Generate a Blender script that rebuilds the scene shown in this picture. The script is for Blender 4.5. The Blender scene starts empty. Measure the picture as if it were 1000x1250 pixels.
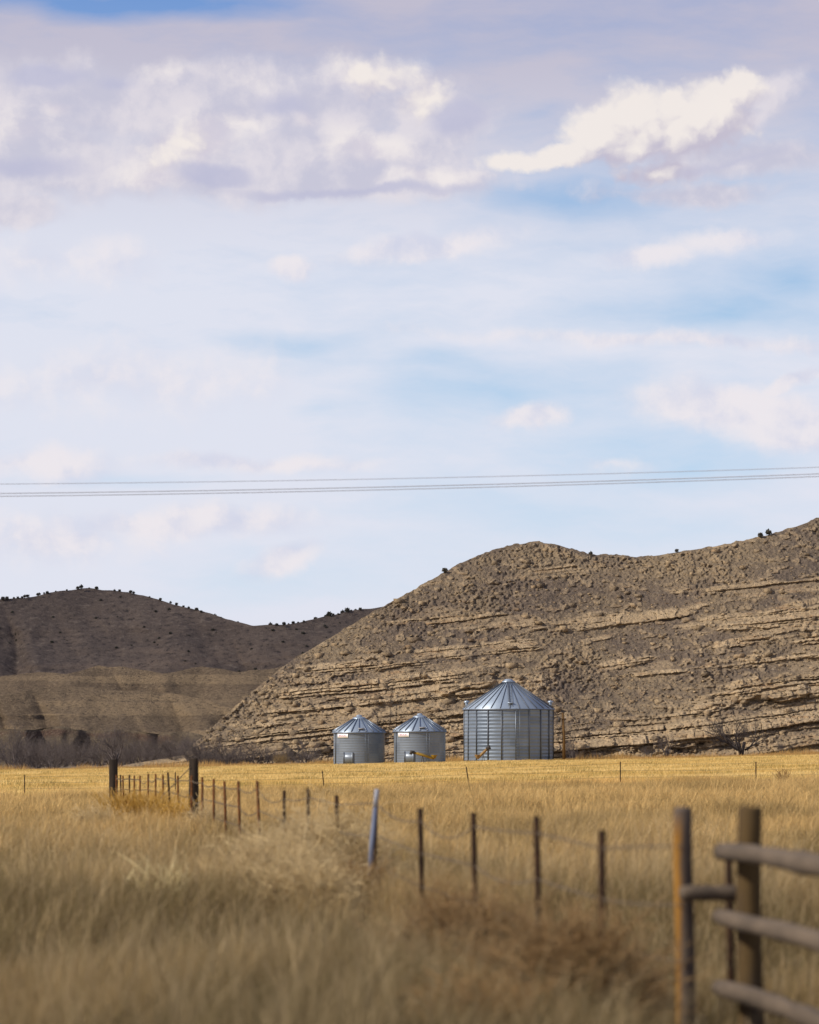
import bpy, math, random
import numpy as np
from mathutils import Vector

random.seed(7)
rng = np.random.default_rng(11)
S = bpy.context.scene
COL = S.collection
FPX, CX, HY, CAMZ = 4375.0, 500.0, 915.0, 1.75     # focal length in photo pixels, principal column, horizon row, eye height


# ------------------------------------------------------------------ helpers
def at(px, py, d):
    """world point seen at a photo pixel at distance d (used to read real positions off the photograph)"""
    return ((px - CX) / FPX * d, d, CAMZ + (HY - py) / FPX * d)


def sstep(a, b, x):
    t = np.clip((np.asarray(x, float) - a) / (b - a), 0, 1)
    return t * t * (3 - 2 * t)


def _hash(ix, iy, seed):
    n = (ix.astype(np.int64) * 374761393 + iy.astype(np.int64) * 668265263 + seed * 974634777) & 0xFFFFFFFF
    n = ((n ^ (n >> 13)) * 1274126177) & 0xFFFFFFFF
    n = ((n ^ (n >> 16)) * 2246822519) & 0xFFFFFFFF
    return ((n ^ (n >> 15)) & 0xFFFFFF) / float(0xFFFFFF)


def vnoise(x, y, seed=0):
    x = np.asarray(x, float); y = np.asarray(y, float)
    x, y = np.broadcast_arrays(x, y)
    ix = np.floor(x); iy = np.floor(y)
    fx = x - ix; fy = y - iy
    fx = fx * fx * fx * (fx * (fx * 6 - 15) + 10); fy = fy * fy * fy * (fy * (fy * 6 - 15) + 10)
    a = _hash(ix, iy, seed); b = _hash(ix + 1, iy, seed); c = _hash(ix, iy + 1, seed); d = _hash(ix + 1, iy + 1, seed)
    return (a + (b - a) * fx) * (1 - fy) + (c + (d - c) * fx) * fy


def fbm(x, y, seed=0, octv=4, gain=.5):
    s = 0; amp = 1; tot = 0
    for o in range(octv):
        s = s + amp * vnoise(x * 2.03 ** o + 17.3 * o, y * 2.03 ** o - 9.1 * o, seed + o); tot += amp; amp *= gain
    return s / tot


def ground_z(x, y):
    x = np.asarray(x, float); y = np.asarray(y, float)
    tilt = .02 * np.clip(x, -60, 60) * sstep(50, 130, y)
    far = .3 * sstep(160, 400, y)
    und = (fbm(x / 9, y / 14, 5, 2) - .5) * .16
    und = und + (fbm(x / 30, y / 60, 8, 2) - .5) * .3 * sstep(30, 120, y)
    return tilt + far + und


def gz(x, y):
    return float(ground_z(x, y))


def mesh_np(name, V, F, mat, parent=None, attrs=None, smooth=False, colors=None):
    me = bpy.data.meshes.new(name)
    V = np.ascontiguousarray(V, np.float32)
    Fs = F if isinstance(F, list) else [F]
    Fs = [np.asarray(f, np.int32) for f in Fs if len(f)]
    idx = np.concatenate([f.ravel() for f in Fs]); tot = np.concatenate([np.full(len(f), f.shape[1], np.int32) for f in Fs])
    start = np.concatenate([[0], np.cumsum(tot)[:-1]]).astype(np.int32)
    me.vertices.add(len(V)); me.vertices.foreach_set('co', V.ravel())
    me.loops.add(len(idx)); me.loops.foreach_set('vertex_index', idx)
    me.polygons.add(len(tot)); me.polygons.foreach_set('loop_start', start); me.polygons.foreach_set('loop_total', tot)
    if smooth:
        me.polygons.foreach_set('use_smooth', np.ones(len(tot), bool))
    for k, a in (attrs or {}).items():
        at_ = me.attributes.new(k, 'FLOAT', 'POINT'); at_.data.foreach_set('value', np.ascontiguousarray(a, np.float32).ravel())
    if colors is not None:
        c = me.attributes.new('tint', 'FLOAT_COLOR', 'POINT')
        cc = np.ones((len(V), 4), np.float32); cc[:, :3] = colors
        c.data.foreach_set('color', cc.ravel())
    me.update(calc_edges=True)
    if mat: me.materials.append(mat)
    o = bpy.data.objects.new(name, me); COL.objects.link(o)
    if parent is not None: o.parent = parent
    return o


class MB:
    """collects shapes into one mesh"""
    def __init__(s): s.V = []; s.F = []; s.n = 0
    def add(s, V, F):
        V = np.asarray(V, float)
        for f in (F if isinstance(F, list) else [F]):
            if len(f): s.F.append(np.asarray(f, np.int64) + s.n)
        s.V.append(V); s.n += len(V)
    def build(s, name, mat, parent=None, smooth=False):
        V = np.concatenate(s.V)
        by = {}
        for f in s.F: by.setdefault(f.shape[1], []).append(f)
        return mesh_np(name, V, [np.concatenate(v) for v in by.values()], mat, parent, smooth=smooth)
    def tube(s, pts, rad, n=6, cap=True):
        pts = np.asarray(pts, float); m = len(pts)
        rad = np.full(m, rad) if np.isscalar(rad) else np.asarray(rad, float)
        t = np.gradient(pts, axis=0); t /= np.linalg.norm(t, axis=1)[:, None] + 1e-9
        ref = np.array([0, 0, 1.]) if abs(t[:, 2]).mean() < .8 else np.array([1., 0, 0])
        u = np.cross(t, ref); u /= np.linalg.norm(u, axis=1)[:, None] + 1e-9
        w = np.cross(t, u)
        a = np.arange(n) * 2 * math.pi / n
        V = pts[:, None] + rad[:, None, None] * (np.cos(a)[None, :, None] * u[:, None] + np.sin(a)[None, :, None] * w[:, None])
        i = np.arange(m - 1)[:, None] * n; j = np.arange(n)[None]; k = (j + 1) % n
        Q = np.stack([i + j, i + k, i + n + k, i + n + j], -1).reshape(-1, 4)
        F = [Q]
        if cap and n > 2:
            F.append(np.arange(n)[None, ::-1]); F.append((np.arange(n) + (m - 1) * n)[None])
        s.add(V.reshape(-1, 3), F)
    def box(s, c, sz, rz=0, tilt=0):
        v = np.array([[x, y, z] for z in (-.5, .5) for y in (-.5, .5) for x in (-.5, .5)]) * np.asarray(sz, float)
        ct, st = math.cos(tilt), math.sin(tilt)
        v = np.stack([v[:, 0] * ct + v[:, 2] * st, v[:, 1], -v[:, 0] * st + v[:, 2] * ct], 1)
        cr, sr = math.cos(rz), math.sin(rz)
        v = np.stack([v[:, 0] * cr - v[:, 1] * sr, v[:, 0] * sr + v[:, 1] * cr, v[:, 2]], 1) + np.asarray(c, float)
        s.add(v, np.array([[0, 2, 3, 1], [4, 5, 7, 6], [0, 1, 5, 4], [2, 6, 7, 3], [0, 4, 6, 2], [1, 3, 7, 5]]))
    def lathe(s, prof, n=64, c=(0, 0, 0)):
        prof = np.asarray(prof, float); m = len(prof)
        a = np.arange(n) * 2 * math.pi / n
        V = np.stack([prof[:, 0, None] * np.cos(a), prof[:, 0, None] * np.sin(a), np.repeat(prof[:, 1, None], n, 1)], -1).reshape(-1, 3)
        i = np.arange(m - 1)[:, None] * n; j = np.arange(n)[None]; k = (j + 1) % n
        s.add(V + np.asarray(c, float), np.stack([i + j, i + k, i + n + k, i + n + j], -1).reshape(-1, 4))


def grid_faces(nr, nc):
    i = np.arange(nr - 1)[:, None] * nc; j = np.arange(nc - 1)[None]
    return np.stack([i + j, i + j + 1, i + nc + j + 1, i + nc + j], -1).reshape(-1, 4)


def tag(o, label=None, cat=None, group=None, kind=None):
    if label: o['label'] = label
    if cat: o['category'] = cat
    if group: o['group'] = group
    if kind: o['kind'] = kind
    return o


def thing(name, loc, label, cat, group=None):
    o = bpy.data.objects.new(name, None); COL.objects.link(o); o.location = loc
    o.empty_display_size = .3
    return tag(o, label, cat, group)


def dup(o, loc, rz=0, scale=1, label=None):
    c = o.copy(); COL.objects.link(c); c.location = loc; c.rotation_euler = (0, 0, rz); c.scale = (scale,) * 3 if np.isscalar(scale) else scale
    if label: c['label'] = label
    for ch in o.children:
        d = ch.copy(); COL.objects.link(d); d.parent = c
    return c


# ------------------------------------------------------------------ node helper
class NT:
    def __init__(s, tree): s.t = tree; s.n = tree.nodes; s.l = tree.links
    def node(s, typ, **kw):
        n = s.n.new(typ)
        for k, v in kw.items(): setattr(n, k, v)
        return n
    def put(s, sock, v):
        if isinstance(v, bpy.types.NodeSocket): s.l.new(v, sock)
        elif v is not None:
            try: sock.default_value = v
            except Exception: sock.default_value = (*v, 1) if len(v) == 3 else v
    def m(s, op, a, b=None, c=None, clamp=False):
        n = s.node('ShaderNodeMath', operation=op, use_clamp=clamp); s.put(n.inputs[0], a); s.put(n.inputs[1], b)
        if c is not None: s.put(n.inputs[2], c)
        return n.outputs[0]
    def vm(s, op, a, b=None):
        n = s.node('ShaderNodeVectorMath', operation=op); s.put(n.inputs[0], a)
        if b is not None: s.put(n.inputs[1], b)
        return n.outputs['Value'] if op in ('LENGTH', 'DOT_PRODUCT') else n.outputs[0]
    def ramp(s, v, a, b, c=0., d=1., smooth=True):
        n = s.node('ShaderNodeMapRange', interpolation_type='SMOOTHSTEP' if smooth else 'LINEAR')
        s.put(n.inputs['Value'], v); s.put(n.inputs['From Min'], a); s.put(n.inputs['From Max'], b); s.put(n.inputs['To Min'], c); s.put(n.inputs['To Max'], d)
        return n.outputs[0]
    def mix(s, f, a, b, mode='MIX'):
        n = s.node('ShaderNodeMix', data_type='RGBA', blend_type=mode)
        s.put(n.inputs[0], f); s.put(n.inputs[6], (*a, 1) if isinstance(a, tuple) and len(a) == 3 else a); s.put(n.inputs[7], (*b, 1) if isinstance(b, tuple) and len(b) == 3 else b)
        return n.outputs[2]
    def noise(s, vec, scale=1, detail=4, rough=.5, dist=0, dim='3D', col=False):
        n = s.node('ShaderNodeTexNoise', noise_dimensions=dim)
        if vec is not None: s.put(n.inputs['Vector'], vec)
        n.inputs['Scale'].default_value = scale; n.inputs['Detail'].default_value = detail; n.inputs['Roughness'].default_value = rough; n.inputs['Distortion'].default_value = dist
        return n.outputs['Color' if col else 'Fac']
    def attr(s, name, out='Fac'):
        return s.node('ShaderNodeAttribute', attribute_name=name).outputs[out]
    def scalevec(s, vec, sc):
        return s.vm('MULTIPLY', vec, sc)


def material(name, rough=.8, metal=0, spec=.3):
    m = bpy.data.materials.new(name); m.use_nodes = True
    nt = NT(m.node_tree); b = m.node_tree.nodes['Principled BSDF']
    b.inputs['Roughness'].default_value = rough; b.inputs['Metallic'].default_value = metal; b.inputs['Specular IOR Level'].default_value = spec
    return m, nt, b


def bump(nt, b, h, strength=.5, dist=.1):
    n = nt.node('ShaderNodeBump'); n.inputs['Strength'].default_value = strength; n.inputs['Distance'].default_value = dist
    nt.put(n.inputs['Height'], h); nt.put(b.inputs['Normal'], n.outputs[0])


def two_tone(name, c1, c2, scale=3, rough=.85, stretch=(1, 1, 1), metal=0, bmp=.3, detail=5, spec=.3, c3=None):
    m, nt, b = material(name, rough, metal, spec)
    co = nt.node('ShaderNodeTexCoord').outputs['Object']
    v = nt.scalevec(co, stretch)
    n = nt.noise(v, scale, detail, .6)
    col = nt.mix(nt.ramp(n, .3, .7), c1, c2)
    if c3:
        col = nt.mix(nt.ramp(nt.noise(v, scale * .37, 3), .5, .68), col, c3)
    nt.put(b.inputs['Base Color'], col)
    if bmp: bump(nt, b, n, bmp, .02)
    return m


def blade_mat(name, trans=.35, rough=.8):
    m, nt, b = material(name, rough, 0, .15)
    c = nt.attr('tint', 'Color')
    nt.put(b.inputs['Base Color'], c)
    tr = nt.node('ShaderNodeBsdfTranslucent'); nt.put(tr.inputs['Color'], c)
    mx = nt.node('ShaderNodeMixShader'); mx.inputs[0].default_value = trans
    nt.l.new(b.outputs[0], mx.inputs[1]); nt.l.new(tr.outputs[0], mx.inputs[2])
    nt.l.new(mx.outputs[0], m.node_tree.nodes['Material Output'].inputs['Surface'])
    return m


# ------------------------------------------------------------------ camera
cam = bpy.data.cameras.new('camera'); co = bpy.data.objects.new('camera', cam); COL.objects.link(co)
co.location = (0, 0, CAMZ); co.rotation_euler = (math.pi / 2, 0, 0)
cam.sensor_fit = 'HORIZONTAL'; cam.sensor_width = 24; cam.lens = 105; cam.shift_y = 290 / 1000
cam.clip_start = .5; cam.clip_end = 20000
cam.dof.use_dof = True; cam.dof.focus_distance = 385; cam.dof.aperture_fstop = 2.2
S.camera = co

# ------------------------------------------------------------------ light and sky
SUN_EL, SUN_AZ = 36, 22            # degrees; azimuth measured from due left towards the camera side
e, a = math.radians(SUN_EL), math.radians(SUN_AZ)
sdir = Vector((-math.cos(e) * math.cos(a), -math.cos(e) * math.sin(a), math.sin(e)))
sun = bpy.data.lights.new('sun', 'SUN'); so = bpy.data.objects.new('sun', sun); COL.objects.link(so)
sun.energy = 4.4; sun.angle = math.radians(.53); sun.color = (1, .93, .82)
so.rotation_euler = sdir.to_track_quat('Z', 'Y').to_euler()
so.location = sdir * 60

W = bpy.data.worlds.new('World'); S.world = W; W.use_nodes = True


def lin(r, g, b):
    f = lambda c: ((c / 255 + .055) / 1.055) ** 2.4 if c > 10 else c / 255 / 12.92
    return (f(r), f(g), f(b))


STR = .10


def skyc(r, g, b):
    return tuple(c / STR for c in lin(r, g, b))


def build_sky():
    nt = NT(W.node_tree); bg = W.node_tree.nodes['Background']
    sky = nt.node('ShaderNodeTexSky', sky_type='NISHITA', sun_disc=False)
    sky.sun_elevation = e; sky.sun_rotation = math.atan2(sdir.x, sdir.y)
    sky.altitude = 1200; sky.air_density = 1.0; sky.dust_density = .3; sky.ozone_density = 1.5
    d = nt.node('ShaderNodeTexCoord').outputs['Generated']
    sp = nt.node('ShaderNodeSeparateXYZ'); nt.put(sp.inputs[0], d)
    az = nt.m('ARCTAN2', sp.outputs[0], sp.outputs[1]); el = nt.m('ARCSINE', sp.outputs[2])
    # sky map: one unit is about a hundredth of 1.31 degrees, x to the east, y downward from the zenith side
    U = nt.m('MULTIPLY_ADD', az, FPX / 100, 5.0); V = nt.m('MULTIPLY_ADD', el, -FPX / 100, 9.15)
    cb = nt.node('ShaderNodeCombineXYZ'); nt.put(cb.inputs[0], U); nt.put(cb.inputs[1], V)
    P = cb.outputs[0]
    # warp for ragged edges: broad and fine
    w = nt.vm('MULTIPLY', nt.vm('SUBTRACT', nt.noise(P, .9, 2, .5, col=True), (.5, .5, .5)), (.45, .35, 0))
    PW = nt.vm('ADD', P, w)
    w = nt.vm('MULTIPLY', nt.vm('SUBTRACT', nt.noise(P, 4.2, 5, .6, col=True), (.5, .5, .5)), (.20, .15, 0))
    PW = nt.vm('ADD', PW, w)
    w2 = nt.vm('MULTIPLY', nt.vm('SUBTRACT', nt.noise(P, .35, 3, .5, col=True), (.5, .5, .5)), (2.2, .9, 0))
    PS = nt.vm('ADD', P, w2)

    def blobs(vec, lst):
        out = None
        for (cx, cy, rx, ry, rot, wt) in lst:
            mp = nt.node('ShaderNodeMapping', vector_type='TEXTURE')
            v_in = vec
            if out is not None:      # each cell of the sum waits for the one before it, which keeps the shader's working memory small
                va = nt.node('ShaderNodeVectorMath', operation='MULTIPLY_ADD')
                nt.put(va.inputs[0], out); va.inputs[1].default_value = (1e-7, 0, 0); nt.put(va.inputs[2], vec); v_in = va.outputs[0]
            nt.put(mp.inputs['Vector'], v_in)
            mp.inputs['Location'].default_value = (cx / 100, cy / 100, 0); mp.inputs['Rotation'].default_value = (0, 0, math.radians(rot)); mp.inputs['Scale'].default_value = (rx / 100, ry / 100, 1)
            v = nt.m('MULTIPLY', nt.m('SUBTRACT', 1.0, nt.vm('LENGTH', mp.outputs[0])), wt)
            out = v if out is None else nt.m('MAXIMUM', out, v)
        return out

    # -- blue sky and high veil
    base = sky.outputs[0]
    r = nt.node('ShaderNodeValToRGB'); nt.put(r.inputs[0], nt.m('DIVIDE', V, 9.15, clamp=True))
    el_ = r.color_ramp.elements
    stops = ((0, (112, 152, 214)), (.27, (166, 194, 230)), (.45, (172, 204, 236)), (.6, (186, 214, 242)), (.8, (204, 223, 244)), (1., (214, 226, 242)))
    while len(el_) < len(stops): el_.new(.5)
    for q, (p_, c_) in zip(el_, stops): q.position = p_; q.color = (*lin(*c_), 1)
    clear = nt.vm('SCALE', r.outputs[0]); clear.node.inputs['Scale'].default_value = 1 / STR
    base = nt.mix(nt.ramp(V, -9, -1, .15, .85), base, clear)
    streak = nt.noise(nt.vm('MULTIPLY', PS, (.10, .42, 1)), 1.3, 5, .58)
    fine = nt.noise(nt.vm('MULTIPLY', PW, (.35, 1.5, 1)), 1.0, 6, .62)
    gap = nt.m('MAXIMUM', blobs(PS, GAPS), 0.0)
    veil = nt.m('ADD', nt.m('MULTIPLY', nt.m('SUBTRACT', streak, .5), 1.7), nt.m('MULTIPLY', nt.m('SUBTRACT', fine, .5), 1.15))
    veil = nt.m('ADD', veil, nt.ramp(U, 1.0, 9.0, VEIL + .10, VEIL - .14))
    veil = nt.m('SUBTRACT', veil, nt.m('MULTIPLY', gap, 1.2), clamp=True)
    veil = nt.m('MULTIPLY', veil, nt.ramp(el, .24, .55, 1.0, .30))        # the veil thins towards the zenith
    vcol = nt.mix(nt.ramp(V, .3, 3.6), skyc(196, 191, 207), skyc(226, 228, 240))
    col = nt.mix(nt.m('MULTIPLY', veil, .93), base, vcol)

    hazy = col
    # -- clouds
    nA = nt.noise(PW, 1.0, 7, .54)
    nB = nt.noise(nt.vm('ADD', PW, (-.20, -.24, 0)), 1.0, 7, .54)
    slope = nt.m('SUBTRACT', nA, nB)                       # relief facing the sun
    nF = nt.noise(P, 3.6, 6, .6)
    ragged = nt.m('ADD', nt.m('MULTIPLY', nt.m('SUBTRACT', nA, .5), 1.35), nt.m('MULTIPLY', nt.m('SUBTRACT', nF, .5), .30))

    f = nt.m('ADD', nt.m('ADD', blobs(PW, MASS), .20), ragged)
    dn = nt.ramp(f, .0, .62)
    lt = nt.m('ADD', slope, nt.m('MULTIPLY', nt.m('SUBTRACT', nF, .5), .20))
    c = nt.mix(nt.ramp(lt, -.15, .17), skyc(198, 197, 215), skyc(226, 220, 227))
    col = nt.mix(nt.m('MULTIPLY', dn, .88), col, c)

    f = nt.m('ADD', nt.m('ADD', blobs(PW, SOFT), .20), ragged)
    dn = nt.ramp(f, .0, .75)
    c = nt.mix(nt.ramp(lt, -.2, .12), skyc(210, 213, 231), skyc(238, 232, 236))
    col = nt.mix(nt.m('MULTIPLY', dn, .88), col, c)

    f = nt.m('ADD', nt.m('ADD', blobs(PW, GLOW), .06), ragged)
    dn = nt.ramp(f, -.04, .85)
    c = nt.mix(nt.ramp(lt, -.19, .14), skyc(212, 206, 219), skyc(241, 234, 233))
    col = nt.mix(nt.m('MULTIPLY', dn, .88), col, c)

    # crisp sunlit cumulus: cauliflower heads from cells at several sizes
    def heads(p):
        v = nt.node('ShaderNodeTexVoronoi', voronoi_dimensions='2D', feature='SMOOTH_F1')
        nt.put(v.inputs['Vector'], p); v.inputs['Scale'].default_value = 2.4; v.inputs['Detail'].default_value = 2.5; v.inputs['Roughness'].default_value = .55; v.inputs['Lacunarity'].default_value = 2.1
        v.inputs['Smoothness'].default_value = .7
        return nt.m('MULTIPLY', nt.m('SUBTRACT', .45, v.outputs['Distance']), .50)
    hA = heads(PW); hB = heads(nt.vm('ADD', PW, (-.11, -.15, 0)))
    fA = blobs(PW, PUFF); fB = blobs(nt.vm('ADD', PW, (-.17, -.32, 0)), PUFF)
    f = nt.m('ADD', nt.m('ADD', nt.m('ADD', fA, .24), hA), nt.m('MULTIPLY', ragged, .38))
    dn = nt.ramp(f, .0, .58)
    l2 = nt.m('ADD', nt.m('ADD', nt.m('SUBTRACT', fA, fB), nt.m('MULTIPLY', nt.m('SUBTRACT', hA, hB), 1.15)), nt.m('MULTIPLY', slope, 1.1))
    c = nt.mix(nt.ramp(l2, -.52, .58), skyc(196, 190, 207), skyc(243, 235, 230))
    col = nt.mix(nt.m('MULTIPLY', dn, .94), col, c)

    f = nt.m('ADD', blobs(PW, DARK), ragged)
    dn = nt.ramp(f, .0, .6)
    col = nt.mix(nt.m('MULTIPLY', dn, .75), col, skyc(188, 189, 214))
    # below the horizon nothing of the sky shows; a neutral earth tone there
    col = nt.mix(nt.ramp(el, -.02, 0.), (2.0, 1.6, 1.1), col)
    nt.put(bg.inputs['Color'], hazy); bg.inputs['Strength'].default_value = STR
    # the clouds fill one quarter of the sky; everywhere else only the thin veil
    bg2 = nt.node('ShaderNodeBackground'); nt.put(bg2.inputs['Color'], col); bg2.inputs['Strength'].default_value = STR
    sect = nt.m('MULTIPLY', nt.ramp(nt.m('ABSOLUTE', az), .30, .24), nt.ramp(el, .40, .32))
    mx = nt.node('ShaderNodeMixShader'); nt.put(mx.inputs[0], sect); nt.l.new(bg.outputs[0], mx.inputs[1]); nt.l.new(bg2.outputs[0], mx.inputs[2])
    nt.l.new(mx.outputs[0], W.node_tree.nodes['World Output'].inputs['Surface'])
    W.cycles.sampling_method = 'MANUAL'; W.cycles.sample_map_resolution = 256


VEIL = .97
GAPS = [(140, 16, 340, 30, 0, 1.0), (880, 385, 260, 50, 0, .6), (980, 345, 120, 60, 0, .45), (330, 418, 130, 20, 0, .38), (640, 480, 240, 55, 0, .5),
        (700, 250, 150, 24, 0, .6), (380, 505, 90, 20, 0, .3), (720, 620, 360, 50, 0, .4), (840, 560, 240, 60, 0, .6), (560, 450, 120, 25, 0, .4),
        (300, 715, 220, 50, 0, .4), (650, 150, 60, 14, 0, .3), (120, 590, 180, 16, 0, .4)]
MASS = [(100, 135, 190, 50, 0, 1), (50, 205, 130, 60, 0, 1), (250, 215, 150, 45, 0, 1), (400, 200, 190, 50, 0, 1), (530, 150, 80, 45, 0, 1), (450, 228, 170, 28, 0, 1),
        (330, 130, 230, 48, 0, 1), (10, 262, 80, 26, 0, .8), (900, 205, 130, 22, 0, .8), (850, 245, 120, 18, 0, .7), (915, 140, 70, 26, -25, .8)]
PUFF = [(880, 160, 62, 34, -8, 1), (830, 182, 72, 24, -4, 1), (765, 192, 66, 22, -4, 1), (868, 172, 58, 24, -6, 1), (838, 163, 95, 36, -14, 1), (780, 175, 80, 32, -8, 1), (905, 120, 40, 32, 0, 1), (868, 142, 55, 36, -10, 1), (830, 155, 60, 36, 0, 1), (772, 146, 52, 36, 0, 1), (730, 172, 58, 38, -10, 1), (800, 176, 110, 24, -6, 1), (690, 200, 70, 18, -6, 1), (636, 207, 50, 15, -4, .9),
        (798, 220, 50, 18, -4, .75), (455, 100, 55, 24, 0, .55), (515, 128, 38, 30, 0, .6), (230, 190, 60, 26, -28, .4)]
GLOW = [(242, 185, 95, 38, -32, 1.3), (190, 224, 60, 26, 0, 1.2), (285, 160, 60, 18, -10, .9), (455, 100, 75, 28, 0, 1), (510, 128, 45, 30, 0, .9), (460, 190, 85, 28, 14, .9), (420, 180, 40, 30, 0, .6),
        (195, 98, 45, 18, 0, .6), (300, 108, 45, 18, 0, .5), (68, 145, 26, 12, 0, .9), (372, 150, 22, 14, 0, .9), (520, 226, 90, 14, 0, .8), (30, 170, 60, 30, 0, .4)]
SOFT = [(515, 306, 120, 20, -8, 1), (355, 333, 32, 15, 0, .8), (890, 505, 140, 38, 8, 1), (650, 510, 50, 18, -6, .9), (970, 528, 90, 34, 0, 1), (965, 466, 60, 11, -28, .9), (300, 567, 140, 13, 0, .7),
        (200, 640, 220, 24, 0, .75), (350, 682, 55, 22, -25, 1), (90, 655, 130, 36, 0, .6), (785, 316, 60, 16, -8, .7), (890, 300, 80, 16, 0, .6), (820, 416, 330, 10, 2, .55), (25, 570, 160, 20, 0, .5),
        (740, 572, 60, 9, 0, .3), (60, 330, 160, 26, 0, .3), (120, 470, 180, 40, 0, .35)]
DARK = [(258, 222, 62, 20, 0, 1.2), (560, 150, 55, 28, -12, 1), (60, 105, 70, 18, 0, .9), (890, 208, 110, 9, -10, .4), (420, 240, 190, 10, 0, .8), (40, 215, 80, 20, 0, .8), (350, 135, 60, 18, 0, .6), (140, 110, 40, 14, 0, .6)]
build_sky()

# ------------------------------------------------------------------ materials
M_steel_post = two_tone('rusty_steel', (.19, .075, .025), (.08, .038, .02), 14, .85, bmp=.2, spec=.05)
M_dark_post = two_tone('dark_weathered_steel', (.030, .020, .015), (.065, .036, .022), 12, .9, bmp=.2, spec=.03)
M_wood_dark = two_tone('dark_weathered_timber', (.028, .022, .018), (.065, .048, .035), 9, .95, (1, 1, .12), bmp=.6, spec=.05)
M_wood_grey = two_tone('grey_weathered_rail', (.145, .106, .073), (.085, .063, .045), 7, .9, (1, .15, 1), bmp=.5)
M_bark_post = two_tone('round_post_wood', (.36, .17, .035), (.17, .085, .03), 6, .85, (1, 1, .2), bmp=.5, c3=(.085, .06, .045))
def two_colour_post():
    m, nt, b = material('orange_sided_post', .9, 0, .1)
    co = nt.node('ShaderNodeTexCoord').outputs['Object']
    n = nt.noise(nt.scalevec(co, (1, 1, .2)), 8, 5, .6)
    brown_wood = nt.mix(nt.ramp(n, .3, .7), (.075, .055, .045), (.12, .092, .072)); orange_wood = nt.mix(nt.ramp(n, .3, .7), (.33, .16, .03), (.20, .095, .022))
    nt.put(b.inputs['Base Color'], nt.mix(nt.attr('orange_strip'), brown_wood, orange_wood)); bump(nt, b, n, .5, .02)
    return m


M_post_a = two_colour_post()
M_post_b = two_tone('brown_post_wood', (.11, .070, .030), (.060, .042, .027), 6, .95, (1, 1, .2), bmp=.5, c3=(.065, .05, .04), spec=.05)
M_wire = two_tone('old_wire', (.12, .085, .055), (.17, .13, .09), 20, .8, metal=0, bmp=0)
M_cable = two_tone('cable_grey', (.52, .55, .62), (.58, .60, .68), 2, .6, bmp=0)
M_blue = two_tone('blue_grey_paint', (.11, .125, .185), (.17, .19, .26), 10, .7, (1, 1, .2), bmp=.2)
M_pale = two_tone('pale_bare_metal', (.38, .38, .41), (.28, .28, .31), 12, .5, bmp=.1)
M_yellow = two_tone('yellow_machine_paint', (.36, .22, .02), (.22, .13, .02), 3, .7, bmp=.1, c3=(.15, .08, .03))
M_tan_paint = two_tone('rusted_tan_paint', (.33, .21, .085), (.20, .115, .045), 3, .7, bmp=.1)
M_black = two_tone('dark_iron', (.03, .028, .027), (.06, .05, .045), 8, .7, bmp=.1)
M_pole = two_tone('treated_pole', (.15, .08, .022), (.09, .05, .02), 5, .85, (1, 1, .15), bmp=.4)
M_bare = two_tone('bare_branch', (.155, .122, .108), (.09, .072, .066), 4, .9, bmp=0)
M_bare_dark = two_tone('bare_branch_dark', (.085, .066, .058), (.05, .04, .036), 4, .9, bmp=0)
M_bare_warm = two_tone('bare_branch_warm', (.30, .20, .09), (.22, .15, .07), 4, .9, bmp=0)
M_juniper = two_tone('juniper_foliage', (.075, .07, .055), (.11, .10, .075), 2, .9, bmp=0)
M_sign = two_tone('white_sign', (.9, .88, .89), (.86, .84, .86), 5, .6, bmp=0)
M_red = two_tone('red_letter', (.50, .13, .26), (.45, .13, .26), 5, .5, bmp=0)
M_seam = two_tone('dark_seam_metal', (.11, .12, .14), (.15, .16, .18), 5, .5, metal=.6, bmp=0)


def galvanised(name, c1, c2, sheet_w, sheet_h, rough=.42, metal=.75):
    m, nt, b = material(name, rough, metal, .5)
    tc = nt.node('ShaderNodeTexCoord').outputs['Object']
    sp = nt.node('ShaderNodeSeparateXYZ'); nt.put(sp.inputs[0], tc)
    ang = nt.m('ARCTAN2', sp.outputs[0], sp.outputs[1])
    cb = nt.node('ShaderNodeCombineXYZ')
    nt.put(cb.inputs[0], nt.m('FLOOR', nt.m('MULTIPLY', ang, sheet_w))); nt.put(cb.inputs[1], nt.m('FLOOR', nt.m('DIVIDE', sp.outputs[2], sheet_h)))
    wn = nt.node('ShaderNodeTexWhiteNoise', noise_dimensions='2D'); nt.put(wn.inputs['Vector'], cb.outputs[0])
    n = nt.noise(nt.scalevec(tc, (1, 1, .35)), 1.6, 6, .6)
    f = nt.m('ADD', nt.m('MULTIPLY', wn.outputs['Value'], .55), nt.m('MULTIPLY', n, .5), clamp=True)
    nt.put(b.inputs['Base Color'], nt.mix(f, c1, c2))
    nt.put(b.inputs['Roughness'], nt.m('MULTIPLY_ADD', nt.noise(tc, 3, 4), .25, rough - .12))
    return m


M_galv = galvanised('galvanised_sheet', (.125, .155, .20), (.25, .295, .355), 3.0, .81, .42, .35)
M_galv_small = galvanised('galvanised_sheet_grey', (.115, .138, .172), (.215, .248, .295), 2.2, 1.12, .42, .22)
M_roof = galvanised('galvanised_roof', (.24, .295, .37), (.38, .445, .53), 4.0, 9, .40, .4)


M_rib = two_tone('rib_metal', (.17, .20, .25), (.24, .28, .34), 5, .4, metal=.5, bmp=0)


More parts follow.
